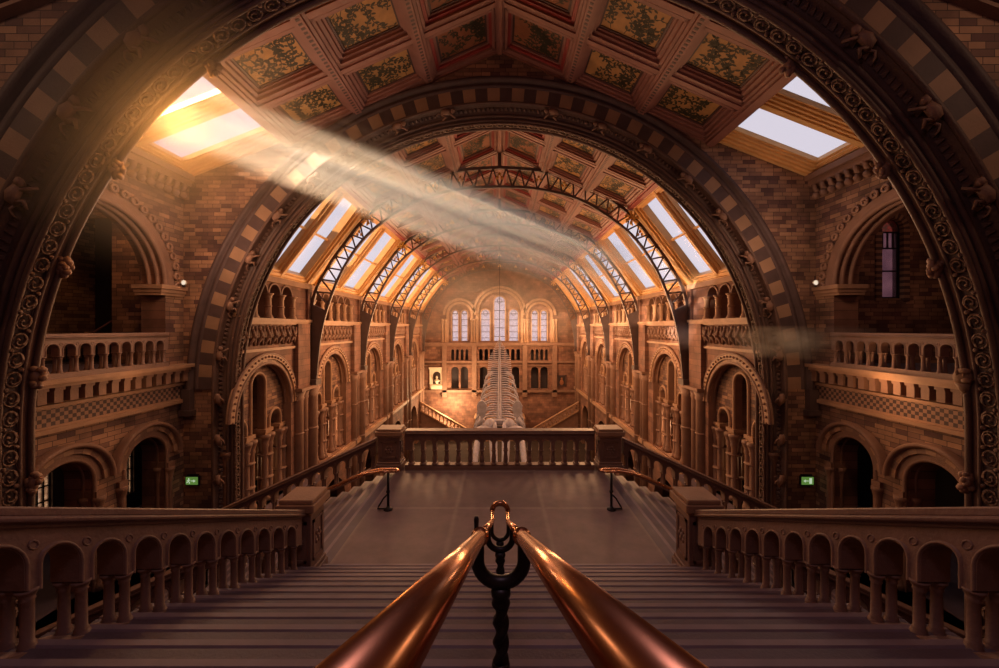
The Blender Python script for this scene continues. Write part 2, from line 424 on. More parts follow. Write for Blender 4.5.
# leafy bosses and one head carved on the inner edge of the near arch
rh = random.Random(3)
for e in (-1,1):
    for z, r in ((-1.05,.16),(-3.3,.15),(1.3,.15),(3.4,.14),(5.6,.15)):
        x = e*(RI-.02 if z < RZ else sqrt(RI*RI-(z-RZ)**2)-.02); h = MB(); y = NY1-.05
        if e > 0 and z == -1.05:
            h.ball((x,y,z),(.15,.17,.20),n=10,k=7); h.ball((x-.08,y-.12,z-.06),(.07,.09,.06)); h.ball((x-.06,y-.08,z+.13),(.11,.10,.07))
            for q in (-1,1): h.ball((x-.1+q*.05,y-.13,z+.05),.022,n=6,k=4); h.ball((x+q*.13,y,z+.1),(.05,.04,.07),n=6,k=4)
            h.tube([(x,y,z-.12),(x+.02,y,z-.26),(x+.05,y,z-.36)],[.13,.08,.03],8)
            h.build('carved_lion_head', M['cream'], wall_near); continue
        for k in range(16):
            a = rh.uniform(0,2*PI); b_ = rh.uniform(-1,1)
            h.ball((x+r*.75*cos(a)*sqrt(1-b_*b_)-e*.03,y+r*.6*sin(a)*sqrt(1-b_*b_),z+r*1.3*b_),(rh.uniform(.05,.085),rh.uniform(.05,.08),rh.uniform(.05,.09)),n=6,k=4)
        h.tube([(x,y,z-r*1.6),(x,y,z),(x,y,z+r*1.4)],[.04,r*.8,.05],7)
        h.build('carved_leaf_boss', M['relief'], wall_near)

# ------------------------------------------------------------------ bay side walls, galleries
def side_bay(sx, nm):
    P = PX(sx, SW); T = .85
    y0, y1 = NY1, FY0
    w = MB()
    ops = [dict(c=11.7, r=2.3, zs=1.5, zb=GZ-.05), dict(c=10.75, r=.78, zs=-4.4, zb=F1), dict(c=13.25, r=.78, zs=-4.4, zb=F1)]
    panel(w, P, y0-.9, y1+.9, F1, 5.6, ops, T, 0, 1, n=24)
    wall = w.build('wall_'+nm, [M['brick_y'], M['ash_y']]); tag(wall, kind='structure')
    a = MB()      # upper arch orders
    ring(a, P, 11.7, 1.5, 2.3, 2.62, -.05, .1, 22, mats=(0,))
    sweep(a, P, 11.7, 1.5, circ_prof(2.33,.02,.09), None, 28); sweep(a, P, 11.7, 1.5, circ_prof(2.28,.25,.07), None, 28)
    sweep(a, P, 11.7, 1.5, circ_prof(2.28,.55,.07), None, 28)
    a.build('arch_moulding', M['stone'], wall)
    b = MB(); n = 24
    for k in range(n+1):
        t = PI*k/n; c = Vector(P(11.7-cos(t)*2.74, 1.5+sin(t)*2.74, -.05))
        b.tube([(c.x-sx*.03,c.y+.105*cos(w),c.z+.105*sin(w)) for w in [PI*i/5 for i in range(10)]], .045, 6, closed=True); b.ball((c.x,c.y,c.z), .045, n=6, k=4)
    b.build('billet_moulding', M['relief'], wall)
    im = MB()     # imposts
    for s0, s1 in ((13.75, 14.8), (8.6, 9.65)):
        im.box(SW-.16, SW+T+.05, s0-.08, s1, 1.36, 1.5, P=lambda x,y,z: (sx*x,y,z))
        im.box(SW-.10, SW+T+.02, s0-.03, s1, 1.24, 1.36, P=lambda x,y,z: (sx*x,y,z))
        im.box(SW-.05, SW+T, s0, s1, 1.14, 1.24, P=lambda x,y,z: (sx*x,y,z))
    im.build('impost', M['stone_lt'], wall)
    # corbel table and eaves cornice
    c = MB(); Q = lambda x,y,z: (sx*x,y,z)
    c.box(SW-.30, SW+.1, y0, y1, 5.22, 5.62, P=Q); c.box(SW-.42, SW+.1, y0, y1, 5.42, 5.62, P=Q)
    k = y0+.2
    while k < y1:
        c.ball((sx*(SW-.16),k,4.84),(.15,.105,.13),n=8,k=6); c.tube([(sx*(SW+.02),k,4.9),(sx*(SW-.2),k,5.05),(sx*(SW-.24),k,5.24)],[.06,.08,.09],7); k += .34
    c.build('corbel_cornice', M['stone'], wall)
    # balcony ledge, dentils, diaper band
    l = MB()
    l.box(SW-.5, SW+.2, y0, y1, -1.42, GZ, P=Q); l.box(SW-.40, SW+.2, y0, y1, -1.52, -1.42, P=Q)
    l.box(SW-.14, SW+.1, y0, y1, -2.08, -1.98, P=Q); l.box(SW-.16, SW+.1, y0, y1, -2.72, -2.6, P=Q); l.box(SW-.06, SW+.1, y0, y1, -2.60, -2.55, P=Q)
    l.build('balcony_ledge', M['stone_lt'], wall)
    dn = MB(); k = y0+.1
    while k < y1-.1:
        dn.box(SW-.32, SW, k, k+.21, -1.92, -1.52, P=Q); dn.box(SW-.36, SW, k-.02, k+.23, -1.6, -1.52, P=Q); dn.box(SW-.12, SW, k+.21, k+.38, -1.66, -1.52, P=Q); k += .38
    dn.build('dentil_course', M['stone'], wall)
    ck = MB(); ck.box(SW-.04, SW+.1, y0, y1, -2.6, -2.06, P=Q); ck.build('diaper_band', M['checker'], wall)
    # lower arches
    for cy in (10.75, 13.25):
        lo = MB()
        ring(lo, P, cy, -4.4, .78, .98, -.05, .1, 14, mats=(0,)); ring(lo, P, cy, -4.4, .98, 1.16, -.12, .1, 13, mats=(1,0))
        sweep(lo, P, cy, -4.4, [(1.14,0),(1.14,-.22),(1.22,-.26),(1.27,-.2),(1.27,0)], None, 18)
        sweep(lo, P, cy, -4.4, circ_prof(.80,0,.06), F1, 18); sweep(lo, P, cy, -4.4, circ_prof(.80,.3,.05), F1, 18)
        for e in (-1,1):
            lo.box(SW-.1, SW+.5, cy+e*.9-.14, cy+e*.9+.14, -4.9, -4.72, P=Q)
            column(lo, sx*(SW-.02), cy+e*.9, F1, -4.9, .10, 8); column(lo, sx*(SW+.3), cy+e*.82, F1, -4.9, .09, 8)
        lo.build('lower_arch_moulding', [M['stone'], M['stone_lt']], wall)
    # small spotlight on the impost
    lp = empty('spotlight', (sx*(SW-.22), 14.55, 1.50), 'small pale spotlight on the %s gallery arch impost'%nm, 'lamp')
    s = MB(); s.lathe([(.05,0),(.05,.03),(.02,.04),(.02,.10)], (sx*(SW-.22),14.55,1.5), 8); s.build('stand', M['iron'], lp)
    s = MB(); s.tube([(sx*(SW-.20),14.62,1.66),(sx*(SW-.27),14.46,1.64)],[.07,.10],10); lh = s.build('lamp_head', M['marble'], lp)
    s = MB(); s.ball((sx*(SW-.275),14.45,1.64),(.085,.03,.085)); s.build('lens', M['bulb'], lh)
    # gallery room beyond
    g = MB(); G0, G1 = SW+T, 18.0
    g.box(SW, G1, y0-.9, y1+.9, GZ-.25, GZ-.02, 0, Q)
    fl = g.build('floor_%s_gallery'%nm, M['step']); tag(fl, kind='structure')
    g = MB(); g.box(G1, G1+.3, y0-2, y1+(6 if sx < 0 else .4), GZ-.3, 6, 0, Q); tag(g.build('wall_%s_outer'%nm, M['brick_y']), kind='structure')
    g = MB(); g.box(SW, G1, y0-2, y1+6, 5.6, 5.75, 0, Q); tag(g.build('ceiling_%s_gallery'%nm, M['plaster']), kind='structure')
    g = MB(); g.box(SW, G1, y0-1.0, y0-.7, F1, 6, 0, Q); tag(g.build('wall_%s_gallery_near'%nm, M['brick_x']), kind='structure')
    g = MB()
    if sx < 0:    # far wall of the left gallery: brick jamb then a wide dark doorway
        g.box(SW, 14.35, y1, y1+.5, GZ, 5.6, 0, Q); g.box(14.35, G1, y1, y1+.5, 4.2, 5.6, 0, Q)
        g.box(14.35, G1, y1+3.0, y1+3.2, GZ, 5.6, 1, Q); g.box(SW, G1, y1, y1+3.2, GZ-.2, GZ, 1, Q)
        g.box(14.3, 14.5, y1+.5, y1+3, GZ, 5.6, 1, Q)
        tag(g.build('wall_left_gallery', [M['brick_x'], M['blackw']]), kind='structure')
    else:
        panel(g, lambda s,z,d: (s, y1+d, z), SW, G1, GZ, 5.6, [dict(c=14.5, r=.42, zs=3.65, zb=1.1)], .4, 0, 1)
        tag(g.build('wall_right_gallery', [M['brick_x'], M['blackw']]), kind='structure')
        # leaded window
        wn = empty('window_1', (14.5, y1+.2, 1.1), kind='structure')
        f = MB(); ring(f, PY(y1), 14.5, 3.65, .40, .62, -.06, .1, 18, zb=1.0, mats=(0,1)); f.build('chequered_surround', [M['cream'], M['dark']], wn)
        f = MB()
        f.box(14.1,14.9,y1+.14,y1+.2,1.1,1.16); f.box(14.1,14.9,y1+.14,y1+.2,2.1,2.15); f.box(14.1,14.9,y1+.14,y1+.2,2.95,3.0); f.box(14.1,14.9,y1+.14,y1+.2,3.55,3.6)
        for x in (14.09,14.3,14.49,14.69,14.87): f.box(x,x+.03,y1+.14,y1+.2,2.97,3.6)
        f.box(14.08,14.12,y1+.14,y1+.2,1.1,3.6); f.box(14.84,14.92,y1+.14,y1+.2,1.1,3.6)
        f.build('leading', M['iron'], wn)
        f = MB(); f.box(14.08,14.92,y1+.16,y1+.18,1.1,3.58); f.build('pane', M['dimglass'], wn)
        f = MB(); f.box(14.0,15.0,y1+.16,y1+.18,3.58,4.12); f.build('stained_light', M['stained'], wn)
    # lower corridor
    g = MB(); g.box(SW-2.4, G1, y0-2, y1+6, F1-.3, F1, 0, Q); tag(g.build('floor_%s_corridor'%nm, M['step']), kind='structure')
    g = MB()
    if sx < 0:
        g.box(15.4, 15.7, y0-1, 13.22, F1, GZ-.3, 0, Q); g.box(15.4, 15.7, 13.78, 16.40, F1, GZ-.3, 0, Q); g.box(15.4,15.7,16.85,y1+6,F1,GZ-.3,0,Q)
        for a_, b_ in ((13.22,13.78),(16.40,16.85)): g.box(15.4,15.7,a_,b_,F1,-6.9,0,Q); g.box(15.4,15.7,a_,b_,-3.4,GZ-.3,0,Q)
    else: g.box(15.4, 15.7, y0-1, y1+6, F1, GZ-.3, 0, Q)
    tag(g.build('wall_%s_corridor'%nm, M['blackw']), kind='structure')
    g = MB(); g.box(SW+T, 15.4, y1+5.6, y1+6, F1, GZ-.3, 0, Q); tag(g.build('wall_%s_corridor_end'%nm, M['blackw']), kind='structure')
    if sx < 0:
        for i, (a_, b_) in enumerate(((13.22,13.78),(16.40,16.85))):
            wn = empty('window_%d'%(2+i), (-15.55, (a_+b_)/2, -6.9), kind='structure')
            f = MB(); f.box(-15.56,-15.54,a_,b_,-6.9,-3.4); f.build('pane', M['colourglass'], wn)
            f = MB()
            for q in range(8): z = -6.9+.5*q; f.box(-15.6,-15.5,a_,b_,z-.02,z+.02)
            for q in range(4): y = a_+(b_-a_)*q/3; f.box(-15.6,-15.5,y-.025,y+.025,-6.9,-3.4)
            f.build('glazing_bars', M['iron'], wn)
    return wall
side_bay(-1, 'left'); side_bay(1, 'right')

# iron stair railing seen through the left gallery arch
st = empty('stair_railing', (-15.3, 15.6, GZ), 'dark iron stair railing with sloping wooden handrail behind left gallery arch', 'railing')
b = MB()
for k in range(14): x = -17.1+.27*k*.78; b.tube([(x,15.6,GZ),(x,15.6,GZ+1.0)], .018, 5)
b.tube([(-17.2,15.6,GZ+.02),(-14.4,15.6,GZ+.02)], .02, 5); b.tube([(-17.2,15.6,GZ+1.0),(-14.4,15.6,GZ+1.0)], .025, 5)
b.build('bars', M['iron'], st)
b = MB(); b.tube([(-16.6,15.5,GZ+.6),(-14.5,15.5,GZ+1.9)], .04, 7); b.build('handrail', M['wood'], st)

# ------------------------------------------------------------------ balustrades
def baluster_mesh(h, r, gap, vase=False):
    mb = MB()
    pr = [(r*1.3,0),(r*1.3,h*.10),(r*.7,h*.14),(r*1.0,h*.22),(r*1.12,h*.36),(r*.95,h*.55),(r*.62,h*.76),(r*.9,h*.80),(r*.7,h*.84),(r*1.15,h*.93),(r*1.2,h)] if vase else COLPROF(h, r)
    for e in (-1,1): mb.lathe(pr, (e*gap,0,0), 10)
    return mb
def balustrade(name, P, L, pitch, rise, H, thick, label, single=False, mats=None, ends=(0,0)):
    """P(s, z, d): s along, z up, d across (centred).  rise = dz per metre of s."""
    S = lambda s, z, d: P(s, z+rise*s, d)
    root = empty(name, P(0,0,0), label, 'balustrade')
    ms = mats or M['rail_stone']
    hz = H*.135; pl = H*.12
    r = MB()      # top rail, moulded: stacked slabs
    for z0, z1, w in ((H-.075, H, thick*.62), (H-.11, H-.075, thick*.56), (H-hz, H-.11, thick*.48)):
        r.hexa([S(0,z0,-w),S(L,z0,-w),S(L,z0,w),S(0,z0,w),S(0,z1,-w),S(L,z1,-w),S(L,z1,w),S(0,z1,w)])
    for e in (-1,1): r.tube([S(0,H-.095,e*thick*.57),S(L,H-.095,e*thick*.57)], .03, 7)
    r.build('top_rail', ms, root, bevel=.012)
    p = MB()
    for z0, z1, w in ((0, pl*.6, thick*.6), (pl*.6, pl, thick*.5)):
        p.hexa([S(0,z0,-w),S(L,z0,-w),S(L,z0,w),S(0,z0,w),S(0,z1,-w),S(L,z1,-w),S(L,z1,w),S(0,z1,w)])
    p.build('plinth', ms, root)
    n = int(L/pitch); s0 = (L-n*pitch)/2
    zs = H*.645; zc = H*.49; rad = pitch*.345
    a = MB(); t = thick*.84
    # arcade of small arches, sprung from the balusters
    ops = [dict(c=s0+pitch*(k+.5), r=rad, zs=zs, zb=zc-.001) for k in range(n)]
    panel(a, lambda s,z,d: S(s,z,d-t/2), 0, L, zc, H-hz+.001, ops, t, 0, 0, n=10)
    a.quad(S(0,zc,-t/2),S(0,zc,t/2),S(0,H-hz,t/2),S(0,H-hz,-t/2)); a.quad(S(L,zc,-t/2),S(L,zc,t/2),S(L,H-hz,t/2),S(L,H-hz,-t/2))
    for o in ops:
        for e in (-1,1):
            q = lambda s,z,d: S(s,z,e*t/2+d)
            sweep(a, q, o['c'], zs, circ_prof(rad+.02, 0, .016, 6), zc, 10)
    for k in range(n+1):    # roundel bosses in the spandrels
        for e in (-1,1):
            c = s0+pitch*k; a.tube([S(c+.035*cos(w),H*.765+.035*sin(w),e*t/2) for w in [PI*i/4 for i in range(8)]], .009, 4, closed=True)
    a.build('arcade', ms, root)
    bm = baluster_mesh(zc-pl+ .02, pitch*(.19 if H > 1.3 else .125 if rise == 0 else .108), thick*.25, H > 1.3)
    first = None
    d0, d1 = Vector(P(0,0,0)), Vector(P(0,0,1)); ang = math.atan2(d1.y-d0.y, d1.x-d0.x)
    for k in range(n+1):
        loc = Vector(S(s0+pitch*k, pl-.01, 0))-Vector(P(0,0,0))
        if first is None:
            o = bm.build('baluster', ms); o.parent = root; first = o
        else: o = share('baluster', first, root, loc)
        o.location = loc; o.rotation_euler = (0,0,ang)
    return root
SL = -.46
def nos(y): return -1.05+SL*y
for e, nm in ((-1,'left'),(1,'right')):
    balustrade('balustrade', lambda s,z,d,e=e: (e*3.72+d, .9+s, nos(.9)-.16+z), 6.36, .40, SL, 1.25, .30,
               'sloping stone balustrade down the %s edge of the wide near stairs'%nm)
    # side flights
    balustrade('balustrade', lambda s,z,d,e=e: (e*(4.18+s), 13.62+d, LZ-.05+z), 5.7, .42, SL, 1.10, .3,
               'sloping stone balustrade on far side of the %s stair flight'%nm)
    balustrade('balustrade', lambda s,z,d,e=e: (e*(4.14+s), 7.95+d, LZ-.05+z), 5.4, .42, SL, 1.10, .3,
               'sloping stone balustrade on near side of the %s stair flight, behind the main rail'%nm)
    balustrade('balustrade', lambda s,z,d,e=e: (e*(SW-.28)+d, 9.4+s, GZ+z), 4.25, .40, 0, 1.15, .24,
               'level stone balustrade on the %s balcony ledge'%nm)
balustrade('balustrade', lambda s,z,d: (-3.19+s, 13.62+d, LZ+z), 6.38, .40, 0, 1.32, .30, 'level stone balustrade across the far edge of the landing')

def newel(x, y, w, dpt, z0, z1, label, panelled=True):
    root = empty('newel_pier', (x,y,z0), label, 'pier')
    b = MB()
    b.box(x-w/2-.06,x+w/2+.06,y-dpt/2-.06,y+dpt/2+.06,z0,z0+.22); b.box(x-w/2-.03,x+w/2+.03,y-dpt/2-.03,y+dpt/2+.03,z0+.22,z0+.3)
    b.build('base', M['rail_stone'], root, bevel=.015)
    b = MB(); b.box(x-w/2,x+w/2,y-dpt/2,y+dpt/2,z0+.3,z1-.3)
    b.build('shaft', M['rail_stone'], root, bevel=.012)
    b = MB()
    for e in (-1,1):   # raised panel frames on the four faces
        hw, hd = w*.36, dpt*.36; za, zb = z0+.42, z1-.42
        yy = y+e*dpt/2
        for (a0,a1,c0,c1) in ((-hw,hw,za,za+.05),(-hw,hw,zb-.05,zb),(-hw,-hw+.05,za,zb),(hw-.05,hw,za,zb)):
            b.box(x+a0,x+a1,yy-.025,yy+.025,c0,c1)
        xx = x+e*w/2
        for (a0,a1,c0,c1) in ((-hd,hd,za,za+.05),(-hd,hd,zb-.05,zb),(-hd,-hd+.05,za,zb),(hd-.05,hd,za,zb)):
            b.box(xx-.025,xx+.025,y+a0,y+a1,c0,c1)
        zc = (za+zb)/2
        for k in range(6):
            t = PI*k/3
            b.ball((x+.1*cos(t),yy,zc+.1*sin(t)),(.05,.03,.05),n=6,k=4); b.ball((xx,y+.1*cos(t),zc+.1*sin(t)),(.03,.05,.05),n=6,k=4)
        b.ball((x,yy,zc),(.05,.04,.05),n=6,k=4); b.ball((xx,y,zc),(.04,.05,.05),n=6,k=4)
    b.build('carved_panel', M['rail_stone'], root)
    b = MB()
    b.box(x-w/2-.03,x+w/2+.03,y-dpt/2-.03,y+dpt/2+.03,z1-.3,z1-.23)
    b.box(x-w/2-.09,x+w/2+.09,y-dpt/2-.09,y+dpt/2+.09,z1-.23,z1-.08)
    b.box(x-w/2-.05,x+w/2+.05,y-dpt/2-.05,y+dpt/2+.05,z1-.08,z1)
    b.build('cap', M['stone_lt'], root, bevel=.015)
for e, nm in ((-1,'left'),(1,'right')):
    newel(e*3.76, 7.68, .52, .56, LZ, -3.17, 'square stone newel pier at the foot of the %s near balustrade'%nm)
    newel(e*3.70, 13.62, .72, .56, LZ, -3.37, 'square stone newel pier at the far %s corner of the landing'%nm)

# ------------------------------------------------------------------ stairs, landing
m = MB(); TR = .42; RS = TR*.46; y = 7.75; z = LZ
while y > -2.4:
    y2 = y-TR; z2 = z+RS
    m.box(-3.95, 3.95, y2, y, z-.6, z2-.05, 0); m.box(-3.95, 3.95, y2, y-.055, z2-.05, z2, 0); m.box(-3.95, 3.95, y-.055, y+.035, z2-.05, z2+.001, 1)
    y, z = y2, z2
mainst = m.build('stair_main', [M['step'], M['step_lit']], bevel=.016); tag(mainst, kind='structure')
m = MB(); m.box(-3.95,3.95,-6,y,z-.6,z); tag(m.build('floor_top_landing', M['step']), kind='structure')
m = MB(); m.box(-3.45, 3.45, 7.7, 13.95, LZ-.45, LZ); tag(m.build('floor_landing', M['floor']), kind='structure')
for e, nm in ((-1,'left'),(1,'right')):
    m = MB(); x = 3.45; z = LZ; tr, rs = .40, .184
    while z > F1+.05:
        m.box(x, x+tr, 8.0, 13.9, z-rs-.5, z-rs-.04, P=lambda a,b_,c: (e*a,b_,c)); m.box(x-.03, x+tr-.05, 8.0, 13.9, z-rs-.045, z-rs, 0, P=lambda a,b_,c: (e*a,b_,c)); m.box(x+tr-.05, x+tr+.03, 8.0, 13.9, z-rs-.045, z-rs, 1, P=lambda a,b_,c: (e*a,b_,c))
        x += tr; z -= rs
    tag(m.build('stair_%s'%nm, [M['step'], M['step_lit']]), kind='structure')
    m = MB(); m.box(x-.05, SW+.3, 7.9, FY0, F1-.4, F1, P=lambda a,b_,c: (e*a,b_,c)); tag(m.build('floor_%s_bridge'%nm, M['step']), kind='structure')
m = MB(); m.box(-20, 20, -8, 60, F0-.3, F0); tag(m.build('floor', M['slab_dk']), kind='structure')
m = MB(); m.box(-3.4,3.4,14.0,14.3,LZ-.45-.9,LZ-.45); tag(m.build('trim_bridge_edge', M['stone']), kind='structure')

# ------------------------------------------------------------------ handrails
RX = .100
def rz(y): return -.118-.46*y
h = empty('handrail', (0, 2.0, nos(2.0)), 'twin polished copper handrail on dark twisted posts down the middle of the stairs', 'handrail')
for e in (-1,1):
    b = MB()
    b.tube([(e*RX, .05, rz(.05)), (e*RX, 1.96, rz(1.96))], .029, 24)
    b.build('rail', M['brass'], h)
    b = MB()
    b.tube([(e*RX,1.90,rz(1.90)),(e*RX,1.93,rz(1.93))], .043, 20); b.tube([(e*RX,1.985,rz(1.985)),(e*RX,2.02,rz(2.02))], .040, 20)
    b.ball((e*RX,2.04,rz(2.04)), .034, n=14, k=9); b.build('collar', M['brass'], h)
    b = MB(); b.tube([(e*RX, 2.05, rz(2.05)), (e*RX, 3.6, rz(3.6)), (e*RX, 4.9, rz(4.9))], .026, 16); b.build('rail', M['brass'], h)
b = MB(); zz = rz(5.1)
for e in (-1,1): b.tube([(e*RX,4.8,rz(4.8)),(e*RX,5.0,rz(5.03)),(e*RX,5.15,zz+.0),(e*RX,5.4,zz+.01)], .028, 12)
b.tube([(RX*1.05*cos(t), 5.4, zz-.01+.11*sin(t)) for t in [PI*i/14 for i in range(15)]], .036, 12)
b.build('end_loop', M['brass'], h)
def ubracket(y, w, tr, label=None):
    zt = rz(y)
    b = MB(); path = [(-w, y, zt-.01), (-w, y, zt-.06)]
    path += [(-w*cos(t), y, zt-.13-.11*sin(t)) for t in [PI*i/14 for i in range(15)]]
    path += [(w, y, zt-.06), (w, y, zt-.01)]
    b.tube(path, tr, 14)
    b.build('u_bracket', M['iron'], h)
    b = MB(); zb = zt-.26
    b.lathe([(.045,0),(.05,-.02),(.05,-.04),(.038,-.05),(.045,-.07),(.048,-.085),(.04,-.1)], (0,y,zb), 14); b.build('post_collar', M['iron'], h)
    b = MB(); b.lathe([(.038,-.38),(.046,-.39),(.046,-.41),(.038,-.42)], (0,y,zb), 14); b.build('post_ring', M['iron'], h)
    b = MB(); b.lathe([(.07,-(zb-nos(y))-.02),(.07,-(zb-nos(y))+.04),(.045,-(zb-nos(y))+.08)], (0,y,zb), 14); b.build('post_foot', M['iron'], h)
    # barley-twist shaft
    b = MB(); z0 = nos(y)-.1; H = zb-.02-z0; ns, nn = 60, 16; vs = []; fs = []
    for i in range(ns+1):
        for k in range(nn):
            a = 2*PI*k/nn; r = .034+.009*cos(2*(a-i/ns*H*32))
            vs.append((r*cos(a), y+r*sin(a), z0+H*i/ns))
    for i in range(ns):
        for k in range(nn): fs.append((i*nn+k, i*nn+(k+1)%nn, (i+1)*nn+(k+1)%nn, (i+1)*nn+k))
    b.add(vs, fs, 0, True); b.build('twisted_post', M['iron'], h)
ubracket(2.03, .118, .034); ubracket(3.8, .118, .030); ubracket(5.15, .108, .026)
b = MB(); b.lathe([(.011,0),(.013,.02),(.011,.03),(.013,.07),(.008,.085)], (-RX-.022, 1.99, rz(1.99)+.012), 10); b.build('peg', M['iron'], h)
for e, nm in ((-1,'left'),(1,'right')):
    hr = empty('side_handrail', (e*2.93, 10.5, LZ), 'brass handrail on thin black posts down the middle of the %s flight'%nm, 'handrail')
    b = MB(); zt = LZ+1.03
    pth = [(e*2.72,10.42,zt),(e*2.66,10.5,zt),(e*2.72,10.58,zt),(e*3.15,10.6,zt),(e*3.5,10.58,zt-.06),(e*3.9,10.56,zt-.22),(e*6.0,10.56,zt-.22-2.1*.46),(e*9.2,10.56,zt-.22-5.3*.46)]
    b.tube(pth, .036, 10)
    b.tube([(e*2.72,10.42,zt),(e*3.15,10.40,zt),(e*3.5,10.42,zt-.06),(e*3.9,10.44,zt-.22),(e*6.0,10.44,zt-.22-2.1*.46),(e*9.2,10.44,zt-.22-5.3*.46)], .036, 10)
    b.build('rail', M['brass'], hr)
    for px, base in ((2.93, LZ), (5.3, LZ-.97), (7.7, LZ-2.05)):
        b = MB(); x = e*px; top = zt-.04 if px < 3.2 else zt-.22-(px-3.9)*.46-.03
        b.tube([(x,10.5,base+.0),(x,10.5,top)], .034, 8)
        b.lathe([(.12,0),(.12,.03),(.05,.06),(.035,.1)], (x,10.5,base), 12)
        b.lathe([(.05,0),(.055,.03),(.05,.06)], (x,10.5,base+.45), 10)
        if px < 3.2:
            b.tube([(x,10.5,base+.42),(x-e*-.12,10.5,base+.3),(x+e*.24,10.5,base+.1),(x+e*.28,10.5,base+.03),(x,10.5,base+.03)], .022, 6)
        b.build('post', M['iron'], hr)

# ------------------------------------------------------------------ exit signs
for e, nm in ((-1,'left'),(1,'right')):
    x, y, z = e*11.32, FY0, -5.62
    g = empty('exit_sign', (x,y,z), 'small lit green exit sign on brick pier %s of the far arch'%nm, 'sign')
    b = MB(); b.box(x-.25,x+.25,y-.09,y,z-.17,z+.17); b.box(x-.2,x+.2,y-.06,y,z+.17,z+.22); b.build('housing', M['iron'], g)
    b = MB(); b.box(x-.22,x+.22,y-.1,y-.085,z-.14,z+.14); sf = b.build('sign_face', M['exit_g'], g)
    b = MB(); yy = (y-.112, y-.1)
    def rect(x0,x1,z0,z1): b.box(x+x0,x+x1,yy[0],yy[1],z+z0,z+z1)
    rect(.06,.15,-.10,.10) if e > 0 else rect(-.02,.10,-.012,.012)
    if e > 0:
        rect(-.12,.03,-.012,.012); b.add([(x-.16,yy[0],z),(x-.08,yy[0],z+.06),(x-.08,yy[0],z-.06)], [(0,1,2)])
    else:
        b.add([(x+.15,yy[0],z),(x+.07,yy[0],z+.06),(x+.07,yy[0],z-.06)], [(0,1,2)])
        b.ball((x-.1,yy[0],z+.085),(.022,.008,.022),n=8,k=5)
        for pth in (((-.1,.06),(-.11,-.01)),((-.11,-.01),(-.07,-.05),(-.08,-.1)),((-.11,-.01),(-.15,-.06),(-.18,-.06)),((-.1,.05),(-.05,.02)),((-.1,.05),(-.15,.02),(-.16,-.01))):
            b.tube([(x+p,yy[0],z+q) for p,q in pth], .012, 5)
    b.build('pictogram', M['exit_w'], sf)

# ------------------------------------------------------------------ painted coffered ceilings
def leaf_panel(mb, Pq, w, l, rnd, dense=1.0, m=1):
    """branches with leaves as thin painted shapes; Pq(p, q, h) with p in 0..w, q in 0..l"""
    def leaf(p, q, a, s):
        pts = [(0,0),(.35,.22),(.7,.2),(1,0),(.7,-.2),(.35,-.22)]
        vs = []
        for x, y in pts:
            X = p+s*(x*cos(a)-y*sin(a)); Y = q+s*(x*sin(a)+y*cos(a))
            vs.append(Pq(min(max(X,.02),w-.02), min(max(Y,.02),l-.02), .006))
        mb.add(vs, [(0,1,2,3,4,5)], m)
    for br in range(int(9*dense)):
        p, q = rnd.uniform(.1,.9)*w, rnd.choice((0.05,.95))*l; a = rnd.uniform(.4,2.7) * (1 if q < l/2 else -1)
        for k in range(10):
            p2, q2 = p+.16*cos(a), q+.16*sin(a)
            if not (.04 < p2 < w-.04 and .04 < q2 < l-.04): a += 1.6; continue
            nx, ny = -sin(a)*.012, cos(a)*.012
            mb.add([Pq(p+nx,q+ny,.005),Pq(p2+nx,q2+ny,.005),Pq(p2-nx,q2-ny,.005),Pq(p-nx,q-ny,.005)], [(0,1,2,3)], m)
            for sgn in (-1,1):
                leaf(p2, q2, a+sgn*rnd.uniform(.5,1.1), rnd.uniform(.10,.19))
            p, q, = p2, q2; a += rnd.uniform(-.5,.5)
